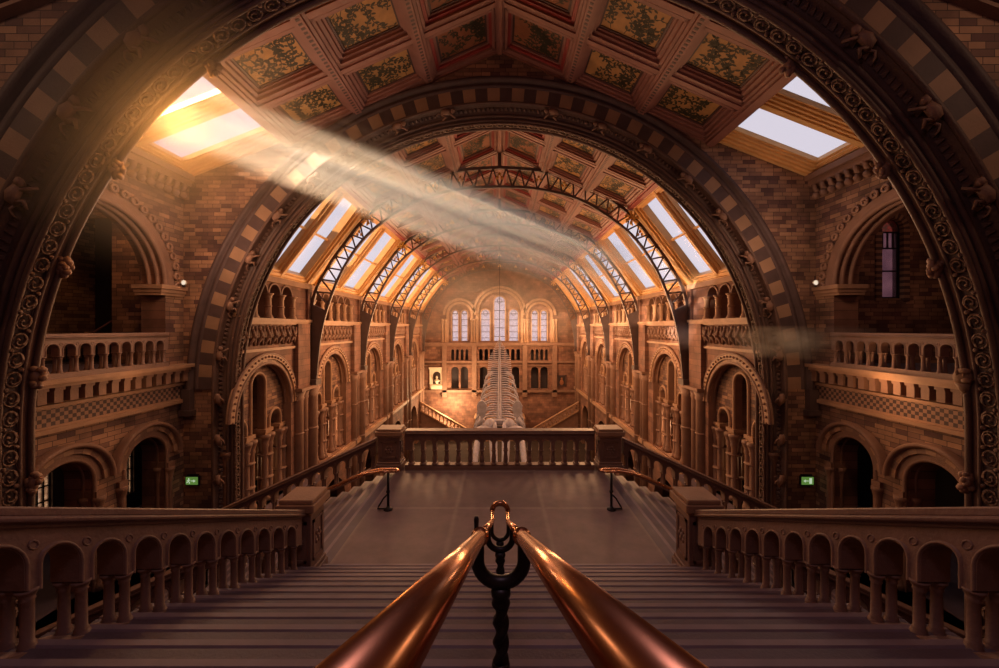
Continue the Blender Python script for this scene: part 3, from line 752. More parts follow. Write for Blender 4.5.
def coffers(root, zr, xs, ys, sl, sx, hb, seed):
    rnd = random.Random(seed)
    P = lambda x, y, h: (sx*x, y, zr-sl*x-h)
    for i, (x0, x1) in enumerate(zip(xs, xs[1:])):
        for y0, y1 in zip(ys, ys[1:]):
            bw = .17
            f = MB(); a0, a1, b0, b1 = x0+bw, x1-bw, y0+bw, y1-bw
            for wd, h0, mm, ins in ((.10,.26,0,0.0),(.10,.17,1,.10),(.07,.09,0,.20),(.06,.05,2,.27)):
                c0, c1, d0, d1 = a0+ins, a1-ins, b0+ins, b1-ins
                for q in ((c0,c1,d0,d0+wd),(c0,c1,d1-wd,d1),(c0,c0+wd,d0,d1),(c1-wd,c1,d0,d1)):
                    f.box(q[0],q[1],q[2],q[3],-.02,h0,mm,P)
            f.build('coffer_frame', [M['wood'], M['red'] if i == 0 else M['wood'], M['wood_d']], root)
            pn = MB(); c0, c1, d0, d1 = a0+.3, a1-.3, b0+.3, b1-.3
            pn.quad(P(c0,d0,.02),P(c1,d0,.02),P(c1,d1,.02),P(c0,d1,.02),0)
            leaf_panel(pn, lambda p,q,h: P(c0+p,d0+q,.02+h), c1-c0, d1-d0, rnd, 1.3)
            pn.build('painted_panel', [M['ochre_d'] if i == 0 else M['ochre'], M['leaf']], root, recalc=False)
    for i, x in enumerate(xs):
        b = MB(); w = .19 if i else .14
        b.box(max(x-w,0),x+w,ys[0],ys[-1],-.05,hb,0,P); b.box(max(x-w*.55,0),x+w*.55,ys[0],ys[-1],hb,hb+.07,0,P)
        if 0 < i < len(xs)-1:     # chevron inlay
            k = ys[0]+.05
            while k < ys[-1]-.1:
                b.box(x-.05,x+.05,k,k+.07,hb+.07,hb+.078,1,P); k += .15
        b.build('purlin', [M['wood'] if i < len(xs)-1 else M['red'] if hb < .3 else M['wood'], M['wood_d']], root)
    for y in ys:
        b = MB(); b.box(0,xs[-1],y-.16,y+.16,-.05,hb-.06,0,P); b.box(0,xs[-1],y-.09,y+.09,hb-.06,hb-.01,0,P); b.build('cross_beam', M['wood'], root)
m = MB()
for sx in (-1,1): m.box(0,7.9,NY1-1.2,FY0+.2,-.2,-.02,0,lambda x,y,h,sx=sx: (sx*x,y,10.5-.44*x-h))
ce = m.build('ceiling', M['wood']); tag(ce, kind='structure')
for sx in (-1,1): coffers(ce, 10.5, [0,2.55,5.15,7.72], [8.45,10.3,12.55,14.78], .44, sx, .32, 11+sx)
HY = [15.65,18.15,20.85]+[21+2.5*k+ .0 for k in range(1,13)]
HY = [15.65,18.2,20.9,23.4,25.9,28.4,30.9,33.4,35.9,38.4,40.9,43.4,45.9,48.4,50.9,52.5]
m = MB()
for sx in (-1,1): m.box(0,6.9,FY1-.4,EY+.2,-.2,-.02,0,lambda x,y,h,sx=sx: (sx*x,y,9.5-.44*x-h))
ch = m.build('ceiling_nave', M['wood']); tag(ch, kind='structure')
for sx in (-1,1): coffers(ch, 9.5, [0,2.27,4.55,6.8], HY, .44, sx, .26, 31+sx)

# ------------------------------------------------------------------ skylights
wi = 4
def skylight(sx, xa, za, xb, zb, ya, yb, panes, depth, label, bars=1, bord=((0,.22,-.10,.18),(.20,.16,.0,.32),(.34,.12,.10,.45)), mul=((.10,-.02),(.17,.12),(.22,.25))):
    """opening in the roof slope from (xa,za) at the top to (xb,zb) at the eaves, between ya and yb"""
    global wi
    nx, nz = (zb-za), -(xb-xa); L = math.hypot(nx, nz); nx, nz = -nx/L, -nz/L     # outward-up normal
    P = lambda t, y, h: (sx*(xa+(xb-xa)*t+nx*h), y, za+(zb-za)*t+nz*h)
    root = empty('window_%d'%wi, P(.5,(ya+yb)/2,0), kind='structure'); wi += 1
    f = MB()
    # stepped border
    for ins, wd, h0, h1 in bord:
        t0, t1 = ins/L, 1-ins/L; a0, a1 = ya+ins, yb-ins
        for q in ((t0,t1,a0,a0+wd),(t0,t1,a1-wd,a1),(t0,t0+wd/L,a0,a1),(t1-wd/L,t1,a0,a1)): f.box(q[0],q[1],q[2],q[3],h0,h1,0,P)
    f.build('frame', M['gold'], root)
    bi = bord[-1][0]; w = (yb-ya-2*bi)/panes; e = bi/L; ph = bord[-1][3]-.02
    for k in range(1,panes):
        yc = ya+bi+w*k; f = MB()
        for wd, h0 in mul: f.box(.02,.98,yc-wd,yc+wd,h0,ph+.03,0,P)
        f.build('mullion', M['gold'], root)
    if bars:
        f = MB()
        for k in range(bars):
            t = (k+1)/(bars+1); f.box(t-.05/L,t+.05/L,ya+.3,yb-.3,ph-.15,ph,0,P)
        f.build('glazing_bar', M['gold'], root)
    for k in range(panes):
        g = MB(); g.box(e,1-e,ya+bi+w*k,ya+bi+w*(k+1),ph-.02,ph,0,P); g.build('pane', M['glass'], root)
    # daylight portal
    L_ = bpy.data.lights.new('sky portal', 'AREA'); L_.shape = 'RECTANGLE'; L_.size = L; L_.size_y = yb-ya; L_.cycles.is_portal = True
    o = bpy.data.objects.new('sky_portal', L_); C.objects.link(o)
    z = Vector((sx*nx,0,nz)); y = Vector((0,1,0)); x = y.cross(z)
    o.matrix_world = Matrix((x,y,z)).transposed().to_4x4(); o.location = P(.5,(ya+yb)/2,.6)
    return root
for sx in (-1,1):
    skylight(sx, 7.72, 7.12, 11.72, 5.56, 10.0, 14.78, 2, .5, '', 0, ((0,.14,-.12,.1),(.14,.12,-.05,.15),(.26,.12,.02,.2),(.38,.10,.09,.25),(.48,.08,.16,.32)), ((.10,-.10),(.18,-.04),(.26,.03),(.34,.10),(.40,.17)))
    # roof strip near the arch
    m = MB(); m.box(7.7,12.4,NY1-1.0,10.0,-.0,.2,0,lambda x,y,h: (sx*x,y,7.12-.39*(x-7.72)+h)); tag(m.build('ceiling_strip', M['wood']), kind='structure')
TY = [21.0, 28.5, 36.0, 43.5, 51.0]
bays = [(15.62,20.7)]+[(TY[k]+.35, TY[k+1]-.35) for k in range(4)]
for sx in (-1,1):
    for a, b in bays: skylight(sx, 6.85, 6.35, 10.05, 2.15, a, b, 2, .4, '', 1)
    m = MB()
    for y in TY: m.box(0,1,y-.35,y+.35,.0,.35,0,lambda t,y_,h: (sx*(6.85+3.2*t+.6*h),y_,6.35-4.2*t+.5*h))
    m.box(0,1,51,EY,.0,.35,0,lambda t,y_,h: (sx*(6.85+3.2*t+.6*h),y_,6.35-4.2*t+.5*h))
    tag(m.build('trim_%d'%(1 if sx<0 else 2), M['gold']), kind='structure')

# ------------------------------------------------------------------ iron roof trusses
def spline(pts, n=8):
    out = []
    p = [pts[0]]+list(pts)+[pts[-1]]
    for i in range(1, len(p)-2):
        a,b,c,d = [Vector(q) for q in p[i-1:i+3]]
        for k in range(n):
            t = k/n
            out.append(.5*((2*b)+(c-a)*t+(2*a-5*b+4*c-d)*t*t+(3*b-a-3*c+d)*t**3))
    out.append(Vector(pts[-1])); return out
INN = [(9.66,-2.68),(9.42,-.47),(8.98,1.26),(8.24,3.05),(7.15,4.65),(5.83,5.78),(4.1,6.78),(2.0,7.3),(0,7.42)]
OUT = [(9.96,-2.68),(9.95,-.4),(9.72,1.7),(9.02,3.15),(8.15,4.4),(6.85,5.95),(4.7,7.45),(2.3,8.22),(0,8.42)]
ordn = ['nearest','second','third','fourth','farthest']
def resample(pl, n):
    d = [0]
    for a, b in zip(pl, pl[1:]): d.append(d[-1]+(b-a).length)
    out = []; j = 0
    for k in range(n+1):
        t = d[-1]*k/n
        while j < len(d)-2 and d[j+1] < t: j += 1
        u = (t-d[j])/max(1e-9, d[j+1]-d[j]); out.append(pl[j].lerp(pl[j+1], u))
    return out
for ti, y in enumerate(TY):
    root = empty('roof_truss', (0,y,7.4), 'dark lattice iron roof truss arching over the nave, %s from the stairs'%ordn[ti], 'roof truss')
    inn = [Vector((p.x,p.y,0)) for p in spline([(a,b,0) for a,b in INN], 10)]; out = spline([(a,b,0) for a,b in OUT], 10)
    NS = 24; ii, oo = resample(inn, NS), resample(out, NS)
    for nmx, pl, r in (('inner_chord', inn, .07), ('outer_chord', out, .085)):
        b = MB(); path = [(p.x,y,p.y) for p in pl]; path = path+[(-q[0],q[1],q[2]) for q in path[-2::-1]]
        b.tube(path, r*1.25, 4, smooth=False, phase=PI/4); b.build(nmx, M['truss'], root)
    b = MB()
    for sx in (-1,1):
        for k in range(6, NS):
            p, q, p2 = ii[k], oo[k], ii[k+1]; mid = oo[k].lerp(oo[k+1], .5)
            b.tube([(sx*p.x,y,p.y),(sx*mid.x,y,mid.y)], .042, 4, smooth=False); b.tube([(sx*mid.x,y,mid.y),(sx*p2.x,y,p2.y)], .042, 4, smooth=False)
    b.build('lattice', M['truss'], root)
    for sx in (-1,1):     # solid lower leg between the chords
        b = MB(); pi, po = resample(inn, 52), resample(out, 52)
        for k in range(0, 12):
            p, q, p2, q2 = pi[k], po[k], pi[k+1], po[k+1]
            b.hexa([(sx*p.x,y-.09,p.y),(sx*q.x,y-.09,q.y),(sx*q2.x,y-.09,q2.y),(sx*p2.x,y-.09,p2.y),(sx*p.x,y+.09,p.y),(sx*q.x,y+.09,q.y),(sx*q2.x,y+.09,q2.y),(sx*p2.x,y+.09,p2.y)])
        b.build('leg_plate', M['truss'], root)
    b = MB(); b.box(-.09,.09,y-.06,y+.06,8.4,9.45); b.build('king_post', M['truss'], root)
    b = MB()              # gilded leaves where roof meets rib, and along the lattice
    for sx in (-1,1):
        for k in range(7):
            a = 2*PI*k/7; b.tube([(sx*6.9,y-.14,5.75),(sx*(6.9+.32*cos(a)),y-.2,5.75+.32*sin(a)),(sx*(6.9+.42*cos(a+.3)),y-.15,5.75+.42*sin(a+.3))],[.03,.09,.02],6)
        for k in (12,15,19,21):
            c = ii[k].lerp(oo[k], .5)
            for dx, dz in ((0,.12),(.1,-.02),(-.1,-.02)): b.ball((sx*c.x+dx,y-.04,c.y+dz),(.07,.03,.09),n=6,k=4)
    for dx, dz in ((0,.16),(.12,-.02),(-.12,-.02)): b.ball((dx,y-.04,7.9+dz),(.08,.03,.11),n=6,k=4)
    b.build('gilt_foliage', M['gilt'], root)
    for sx in (-1,1):
        b = MB(); b.box(9.5,10.1,y-.3,y+.3,-2.95,-2.68,0,lambda x,yy,z: (sx*x,yy,z)); b.lathe([(.02,-.9),(.12,-.6),(.24,-.25),(.34,0)], (sx*9.85,y,-2.95), 10)
        b.build('bracket', M['truss'], root)

# ------------------------------------------------------------------ nave walls
AC = [17.15]+[TY[k]+3.05 for k in range(4)]+[0]
def nave(sx, nm):
    P = PX(sx, HW); Q = lambda x,y,z: (sx*x,y,z); T = .55
    w = MB(); ops = []
    for k in range(5):
        ops.append(dict(c=AC[k], r=2.02, zs=-3.55, zb=F1)); ops.append(dict(c=AC[k], r=1.9, zs=-11.0, zb=F0))
        ya, yb = (FY1-.4 if k == 0 else TY[k-1]+.35), TY[k]-1.75
        nn = 4 if k == 0 else 5; pitch = (yb-ya)/nn
        for j in range(nn): ops.append(dict(c=ya+pitch*(j+.5), r=pitch*.42, zs=1.5, zb=.42))
    panel(w, P, FY1-.4, EY, F0, 2.2, ops, T, 0, 1, n=14)
    wall = w.build('wall_%s_nave'%nm, [M['ash_y'], M['stone']]); tag(wall, kind='structure')
    t = MB()    # string courses
    t.box(HW-.22,HW+.1,FY1-.4,EY,.28,.42,0,Q); t.box(HW-.14,HW+.1,FY1-.4,EY,.16,.28,0,Q); t.box(HW-.1,HW+.1,FY1-.4,EY,-.98,-.86,0,Q)
    t.box(HW-.15,HW+.2,FY1-.4,EY,2.0,2.25,0,Q); t.box(HW-.25,HW+.2,FY1-.4,EY,F1-.35,F1-.05,0,Q)
    t.build('string_course', M['stone_lt'], wall)
    for k in range(5):
        c = AC[k]; Y = TY[k]
        ya, yb = (FY1-.3 if k == 0 else TY[k-1]+.35), Y-1.75
        # upper colonnade columns
        nn = 4 if k == 0 else 5; pitch = (yb-(FY1-.4 if k == 0 else ya))/nn; y0 = FY1-.4 if k == 0 else ya
        for j in range(nn+1):
            b = MB(); column(b, sx*(HW-.03), y0+pitch*j, .42, 1.5, .13, 12)
            for zz, rr in ((.95,.16),): b.lathe([(rr*.8,-.04),(rr,0),(rr*.8,.04)], (sx*(HW-.03),y0+pitch*j,zz), 12)
            b.build('colonnade_column', M['stone_lt'], wall)
        a = MB()
        for j in range(nn): ring(a, P, y0+pitch*(j+.5), 1.5, pitch*.42, pitch*.5, -.05, .1, 10)
        # interlaced corbel table
        q = y0+.15
        while q < yb-.1:
            a.tube([Q(HW-.02,q,-.72),Q(HW-.1,q+.12,-.5),Q(HW-.16,q+.27,-.22),Q(HW-.12,q+.36,.05)], [.05,.075,.075,.06], 6)
            a.tube([Q(HW-.02,q+.4,-.72),Q(HW-.1,q+.28,-.5),Q(HW-.16,q+.13,-.22),Q(HW-.12,q+.04,.05)], [.05,.075,.075,.06], 6)
            a.ball(Q(HW-.18,q+.2,-.36), .085, n=7, k=5); a.ball(Q(HW-.14,q,.02), .1, n=7, k=5)
            q += .52
        a.build('interlaced_corbel_table', M['stone'], wall)
        # great arch mouldings
        a = MB()
        ring(a, P, c, -3.55, 2.02, 2.22, -.05, .1, 20, mats=(0,1)); ring(a, P, c, -3.55, 2.22, 2.42, -.11, .1, 20, mats=(1,))
        sweep(a, P, c, -3.55, circ_prof(2.05,.0,.08), None, 28); sweep(a, P, c, -3.55, circ_prof(2.03,.28,.07), None, 28); sweep(a, P, c, -3.55, circ_prof(2.45,-.06,.06), None, 28)
        n = 30
        for j in range(n+1):
            tt = PI*j/n; p = P(c-cos(tt)*2.32, -3.55+sin(tt)*2.32, -.12); a.ball(p, .055, n=6, k=4)
        a.build('arch_moulding', [M['stone'], M['stone_lt']], wall)
        # recessed tympanum with three lancets carried on clustered shafts
        b = MB(); ty = [dict(c=c, r=.46, zs=-2.45, zb=-4.45), dict(c=c-1.28, r=.40, zs=-4.15, zb=-4.45), dict(c=c+1.28, r=.40, zs=-4.15, zb=-4.45)]
        panel(b, PX(sx, HW+.38), c-2.02, c+2.02, -4.45, lambda s: -3.55+sqrt(max(0,2.03**2-(s-c)**2)), ty, .3, 0, 1, n=14)
        b.build('tympanum', [M['brick_y'], M['stone']], wall)
        b = MB()
        for oo_ in ty:
            sweep(b, PX(sx, HW+.38), oo_['c'], oo_['zs'], circ_prof(oo_['r']+.06,-.02,.07), -4.45, 12)
        for dy in (-1.78,-.66,.66,1.78): b.box(HW+.24,HW+.78,c+dy-.30,c+dy+.30,-4.6,-4.45,0,Q); b.box(HW+.3,HW+.74,c+dy-.24,c+dy+.24,-4.7,-4.6,0,Q)
        b.build('lancet_moulding', M['stone_lt'], wall)
        for dy in (-1.78,-.66,.66,1.78):
            b = MB()
            for ox, oy in ((.36,-.17),(.36,.17),(.62,0)): column(b, sx*(HW+ox), c+dy+oy, F1, -4.7, .15, 10)
            for zz in (-5.6,-6.6): b.lathe([(.30,-.05),(.36,0),(.30,.05)], (sx*(HW+.45),c+dy,zz), 10)
            b.build('clustered_column', M['stone'], wall)
        # pier block and clustered wall shafts
        b = MB(); b.box(HW-.22,HW+.2,Y-1.55,Y-.35,-2.95,.2,0,Q); b.box(HW-.12,HW+.2,Y-.35,Y+.35,-2.95,2.2,0,Q); b.build('pier', M['ash_y'], wall)
        b = MB(); b.box(HW-.45,HW+.2,Y-1.65,Y+.35,-3.1,-2.95,0,Q)
        for dy, rr, ox in ((-1.25,.27,.02),(-.62,.22,.0),(0,.33,.08),(.36,.15,-.05)):
            b.lathe([(rr,0),(rr,F0*-1-3.6),(rr*1.2,-F0-3.45),(rr*1.05,-F0-3.4),(rr*1.5,-F0-3.1)], (sx*(HW-ox),Y+dy,F0), 12)
            for zz in (-5.2,F1,-10,-12): b.lathe([(rr*.9,-.08),(rr*1.18,0),(rr*.9,.08)], (sx*(HW-ox),Y+dy,zz), 12)
        b.build('wall_shaft', M['stone'], wall)
    # gallery behind: floor, back wall, ceilings
    g = MB(); g.box(HW+T, 15, FY1, EY, F1-.3, F1, 0, Q); tag(g.build('floor_%s_nave_gallery'%nm, M['step']), kind='structure')
    g = MB(); g.box(HW+3.6, HW+3.9, FY1, EY, F0, 3, 0, Q); tag(g.build('wall_%s_nave_back'%nm, M['brick_y']), kind='structure')
    g = MB(); g.box(HW+T, HW+3.6, FY1, EY, -.6, -.3, 0, Q); g.box(HW+.1, HW+3.6, FY1, EY, 2.1, 2.3, 0, Q); tag(g.build('ceiling_%s_nave_gallery'%nm, M['plaster']), kind='structure')
    for k in range(5):
        g = MB(); g.box(HW+T, HW+3.6, TY[k]-1.0, TY[k]-.3, F0, 2.1, 0, Q); tag(g.build('wall_%s_nave_cross'%nm, M['ash_x']), kind='structure')
nave(-1,'left'); nave(1,'right')

# ------------------------------------------------------------------ end wall
P = PY(EY); w = MB(); ops = []
ops.append(dict(c=0, r=.70, zs=3.45, zb=-1.7))
for e in (-1,1):
    ops.append(dict(c=e*1.85, r=.56, zs=1.87, zb=-1.7))
    for x in (4.62, 5.82): ops.append(dict(c=e*x, r=.40, zs=1.9, zb=-1.7)); ops.append(dict(c=e*(4.62 if x < 5 else 5.85), r=.5, zs=-5.6, zb=-8.0))
    for x in (4.25,4.87,5.49,6.11): ops.append(dict(c=e*(x+.05), r=.2, zs=-3.0, zb=-4.25))
    for x in (.35,1.05,1.75,2.45): ops.append(dict(c=e*x, r=.24, zs=-3.0, zb=-4.25))
    ops.append(dict(c=e*.72, r=.5, zs=-5.6, zb=-8.0)); ops.append(dict(c=e*2.1, r=.5, zs=-5.6, zb=-8.0))
panel(w, P, -10.1, 10.1, F0, lambda s: 9.6-.44*abs(s) if abs(s) < 6.85 else 6.35-1.3*(abs(s)-6.85), ops, .7, 0, 1, n=12, extra=(0,6.85,-6.85))
wall_end = w.build('wall_end', [M['ash_x'], M['stone']]); tag(wall_end, kind='structure')
a = MB()
ring(a, P, 0, 2.0, 2.75, 3.1, -.15, .1, 24, zb=-1.9); ring(a, P, 0, 2.0, 3.2, 3.5, -.28, .1, 24)
for e in (-1,1):
    ring(a, P, e*5.22, 1.7, 1.45, 1.75, -.15, .1, 20, zb=-1.9); ring(a, P, e*5.22, 1.7, 1.9, 2.2, -.28, .1, 20)
    ring(a, P, e*1.85, 1.87, .56, .72, -.1, .1, 10, zb=-1.7)
    for x in (4.62,5.82): ring(a, P, e*x, 1.9, .40, .52, -.1, .1, 10, zb=-1.7)
    for x in (3.3,3.65,7.1,7.45): column(a, e*x, EY-.18, -1.9, 1.2, .14, 8)
ring(a, P, 0, 3.45, .70, .86, -.1, .1, 12, zb=-1.7)
a.build('window_arch_moulding', M['stone_lt'], wall_end)
b = MB()
for z0, z1, d in ((-2.25,-1.9,.5),(-2.4,-2.25,.3),(-4.55,-4.3,.3),(-8.4,-8.1,.35),(-4.95,-4.85,.12)): b.box(-10,10,EY-d,EY,z0,z1)
for e in (-1,1):
    for x in (3.3, 7.2): b.box(e*x-.3,e*x+.3,EY-.35,EY,-9,-1.9)
b.build('string_course', M['stone'], wall_end)
gi = 0
for c, r, zs, zb in [(0,.72,3.45,-1.7)]+[(e*1.85,.58,1.87,-1.7) for e in (-1,1)]+[(e*x,.42,1.9,-1.7) for e in (-1,1) for x in (4.62,5.82)]:
    root = empty('window_%d'%wi, (c,EY+.3,zb), kind='structure'); wi += 1
    g = MB(); pts = [(c-r,EY+.3,zb),(c+r,EY+.3,zb)]+[(c+r*cos(PI*i/12),EY+.3,zs+r*sin(PI*i/12)) for i in range(13)]
    g.add(pts, [tuple(range(len(pts)))]); g.build('pane', M['pinkglass'], root, recalc=False)
    g = MB()
    if r > .6: g.box(c-.04,c+.04,EY+.22,EY+.3,zb,zs+.7)
    for k in range(5): z = zb+(zs-zb)*(k+.5)/4.5; g.box(c-r,c+r,EY+.24,EY+.28,z-.035,z+.035)
    g.tube([(c+.3*cos(t),EY+.26,zs+.1+.3*sin(t)) for t in [2*PI*i/12 for i in range(12)]], .03, 4, closed=True)
    g.build('leading', M['iron'], root)
g = MB(); g.box(-10,10,EY+1.2,EY+1.4,F0,-2.2); tag(g.build('wall_end_corridor', M['blackw']), kind='structure')
# memorial with bust on the left, framed painting on the right
mm = empty('memorial', (-8.2,EY,-7.9), 'white marble memorial with dark niche and bust, left on the end wall', 'memorial')
b = MB(); b.box(-9.15,-7.3,EY-.2,EY,-7.95,-5.25); b.box(-9.25,-7.2,EY-.3,EY,-5.4,-5.15); b.box(-8.95,-7.5,EY-.35,EY,-8.0,-7.5); b.build('surround', M['marble'], mm)
b = MB(); pts = [(-8.2-.5,EY-.21,-7.3),(-8.2+.5,EY-.21,-7.3)]+[(-8.2+.5*cos(PI*i/10),EY-.21,-6.2+.5*sin(PI*i/10)) for i in range(11)]; b.add(pts,[tuple(range(len(pts)))]); b.build('niche', M['paint_dark'], mm, recalc=False)
b = MB(); b.lathe([(.2,0),(.12,.12),(.12,.2),(.36,.3),(.38,.45),(.2,.6),(.11,.66),(.12,.72)],(-8.2,EY-.3,-7.3),10); b.ball((-8.2,EY-.3,-6.42),(.15,.17,.2)); b.build('bust', M['marble'], mm)
pf = empty('painting', (8.15,EY,-7.5), 'dark portrait painting in a brown frame, right on the end wall', 'painting')
b = MB()
for q in ((7.55,8.75,-6.3,-6.15),(7.55,8.75,-7.65,-7.5),(7.55,7.7,-7.65,-6.15),(8.6,8.75,-7.65,-6.15)): b.box(q[0],q[1],EY-.12,EY,q[2],q[3])
b.build('frame', M['wood_d'], pf)
b = MB(); b.box(7.7,8.6,EY-.06,EY,-7.5,-6.3); cv = b.build('canvas', M['paint_dark'], pf)
b = MB(); b.ball((8.15,EY-.06,-6.65),(.12,.015,.16)); b.ball((8.15,EY-.06,-7.15),(.3,.015,.35)); b.build('sitter', M['ochre_d'], cv)
# end staircase flights
for e, nm in ((-1,'left'),(1,'right')):
    balustrade('balustrade', lambda s,z,d,e=e: (e*(9.8-s), 49.6+d, -10.3+z), 6.6, .46, -.58, 1.2, .3, 'distant sloping staircase balustrade below the end wall, %s side'%nm, mats=M['stone_lt'])
    m = MB(); x = 9.9; z = -10.3
    while x > 3.2: m.box(x-.4,x,49.7,52.4,z-3.5,z,0,lambda a_,b_,c_: (e*a_,b_,c_)); x -= .4; z -= .4*.58
    tag(m.build('stair_end_%s'%nm, M['stone']), kind='structure')
m = MB(); m.box(-3.2,3.2,49.5,52.4,F0,-11.2); tag(m.build('stair_end_landing', M['stone_lt']), kind='structure')

# ------------------------------------------------------------------ blue whale skeleton
wh = empty('whale_skeleton', (0,28,-6), 'great pale whale skeleton diving through the middle of the nave', 'skeleton')
SP = spline([(0,46,-1.0),(0,43,-1.9),(0,39,-3.2),(0,34.5,-4.55),(0,30.5,-5.55),(0,27,-6.05),(0,24.6,-6.25)], 8)
SPR = resample(SP, 44)
for k in range(45):
    p = SPR[k]; b = MB(); u = k/44
    s = .08+.12*min(1,u*1.6)
    b.ball((p.x,p.y,p.z),(s,.14,s), n=8, k=5)
    b.tube([p, p+Vector((0,.12,s*1.6+.25*min(1,u*2)))], [s*.5, s*.25], 5)
    wd = .15+.95*min(1,max(0,u-.06)*4) if u < .5 else .85-.25*(u-.5)
    if k > 2:
        for e in (-1,1): b.tube([p, p+Vector((e*wd*.6,.0,.06)), p+Vector((e*wd,.05,-.02))], [s*.42,s*.34,s*.26], 5)
    b.build('vertebra', M['bone'], wh)
for k in range(16):
    i = 20+int(k*1.5); p = SPR[min(i,43)]; u = k/15
    w = 1.25+.45*sin(min(1,u*1.25)*PI/2); d = 1.5+1.0*sin(u*PI)
    if k > 13: w *= .8
    for e in (-1,1):
        b = MB()
        b.tube([p+Vector((e*q[0]*w,.25*q[1],-q[1]*d)) for q in ((.1,-.03),(.45,-.02),(.8,.10),(1.0,.32),(1.0,.6),(.88,.85),(.7,1.0))], [.06,.065,.065,.06,.055,.05,.035], 6)
        b.build('rib', M['bone'], wh)
for e in (-1,1):
    b = MB(); c = Vector((e*1.10, 25.6, -5.30))
    pts = [(0,-.55),(.34,-.1),(.40,.35),(.22,.62),(-.08,.66),(-.3,.4),(-.3,-.05)]
    f = [c+Vector((e*x*.9,-.12,z)) for x,z in pts]; g_ = [c+Vector((e*x*.9,.06,z)) for x,z in pts]
    b.add(f+g_, [tuple(range(7)), tuple(range(13,6,-1))]+[(i,(i+1)%7,7+(i+1)%7,7+i) for i in range(7)]); b.build('shoulder_blade', M['bone'], wh)
    b = MB(); b.tube([c+Vector((0,0,-.5)), c+Vector((e*.2,.1,-.85)), c+Vector((e*.42,.3,-1.25)), c+Vector((e*.62,.7,-1.9))], [.2,.17,.13,.05], 7)
    for q in (-.12,0,.12): b.tube([c+Vector((e*.42,.3+q,-1.25)), c+Vector((e*.75,.8+q*2,-2.2))], [.06,.03], 5)
    b.build('flipper', M['bone'], wh)
b = MB()
for e in (-1,1):
    b.ball((e*.58,24.0,-5.80),(.36,.55,.36), n=12, k=8); b.ball((e*.82,23.6,-6.02),(.66,.5,.26), n=14, k=8); b.ball((e*1.2,23.7,-6.15),(.34,.4,.24), n=10, k=6)
    b.tube([(e*.38,23.6,-6.0),(e*.34,22,-6.55),(e*.25,20,-7.4),(e*.12,18.2,-8.2)],[.26,.22,.17,.08],8)
    b.tube([(e*.30,24.0,-5.7),(e*.26,23.2,-5.75),(e*.24,22.6,-6.1)],[.12,.12,.1],7)
b.box(-.35,.35,24.0,24.3,-6.2,-5.55); b.build('skull', M['bone'], wh)
b = MB(); b.box(-.2,.2,23.4,24.0,-6.3,-5.75); b.build('blowhole_hollow', M['bone_d'], wh)
for e in (-1,1):
    b = MB(); b.tube([(e*.95,23.9,-6.2),(e*1.28,22.6,-6.5),(e*1.3,21,-7.1),(e*.95,19.4,-7.9),(e*.2,18.0,-8.5)],[.14,.17,.16,.14,.08],8); b.build('jaw_bone', M['bone'], wh)
for y in (28.5, 36.0, 43.5):
    b = MB(); p = min(SPR, key=lambda q: abs(q.y-y)); b.tube([p, (0, y, 7.36)], .012, 4); b.build('suspension_wire', M['iron'], wh)

# ------------------------------------------------------------------ enclosing shell behind the view
m = MB(); m.box(-20,20,-7,-6.7,F0,14); tag(m.build('wall_back', M['brick_x']), kind='structure')
for e in (-1,1):
    m = MB(); m.box(13.4,13.8,-7,NY0+.4,F0,14,0,lambda x,y,z: (e*x,y,z)); tag(m.build('wall_%s_near'%('left' if e<0 else 'right'), M['brick_y']), kind='structure')
m = MB()
for e in (-1,1): m.box(0,14,-7,NY0+.3,0,.2,0,lambda x,y,h: (e*x,y,12.6-.25*x+h+.6))
tag(m.build('ceiling_near', M['wood']), kind='structure')

m = MB()
for e in (-1,1):
    for o_, w_, d_ in ((0,.16,.34),(.16,.10,.24),(-.14,.08,.20)):
        L_ = [(8.2, 9.62-.38*8.2+o_), (13.3, 9.62-.38*13.3+o_)]
        m.hexa([(e*L_[0][0],NY0-d_,L_[0][1]),(e*L_[1][0],NY0-d_,L_[1][1]),(e*L_[1][0],NY0,L_[1][1]),(e*L_[0][0],NY0,L_[0][1]),
                (e*L_[0][0],NY0-d_,L_[0][1]+w_),(e*L_[1][0],NY0-d_,L_[1][1]+w_),(e*L_[1][0],NY0,L_[1][1]+w_),(e*L_[0][0],NY0,L_[0][1]+w_)])
tag(m.build('trim_3', M['stone']), kind='structure')

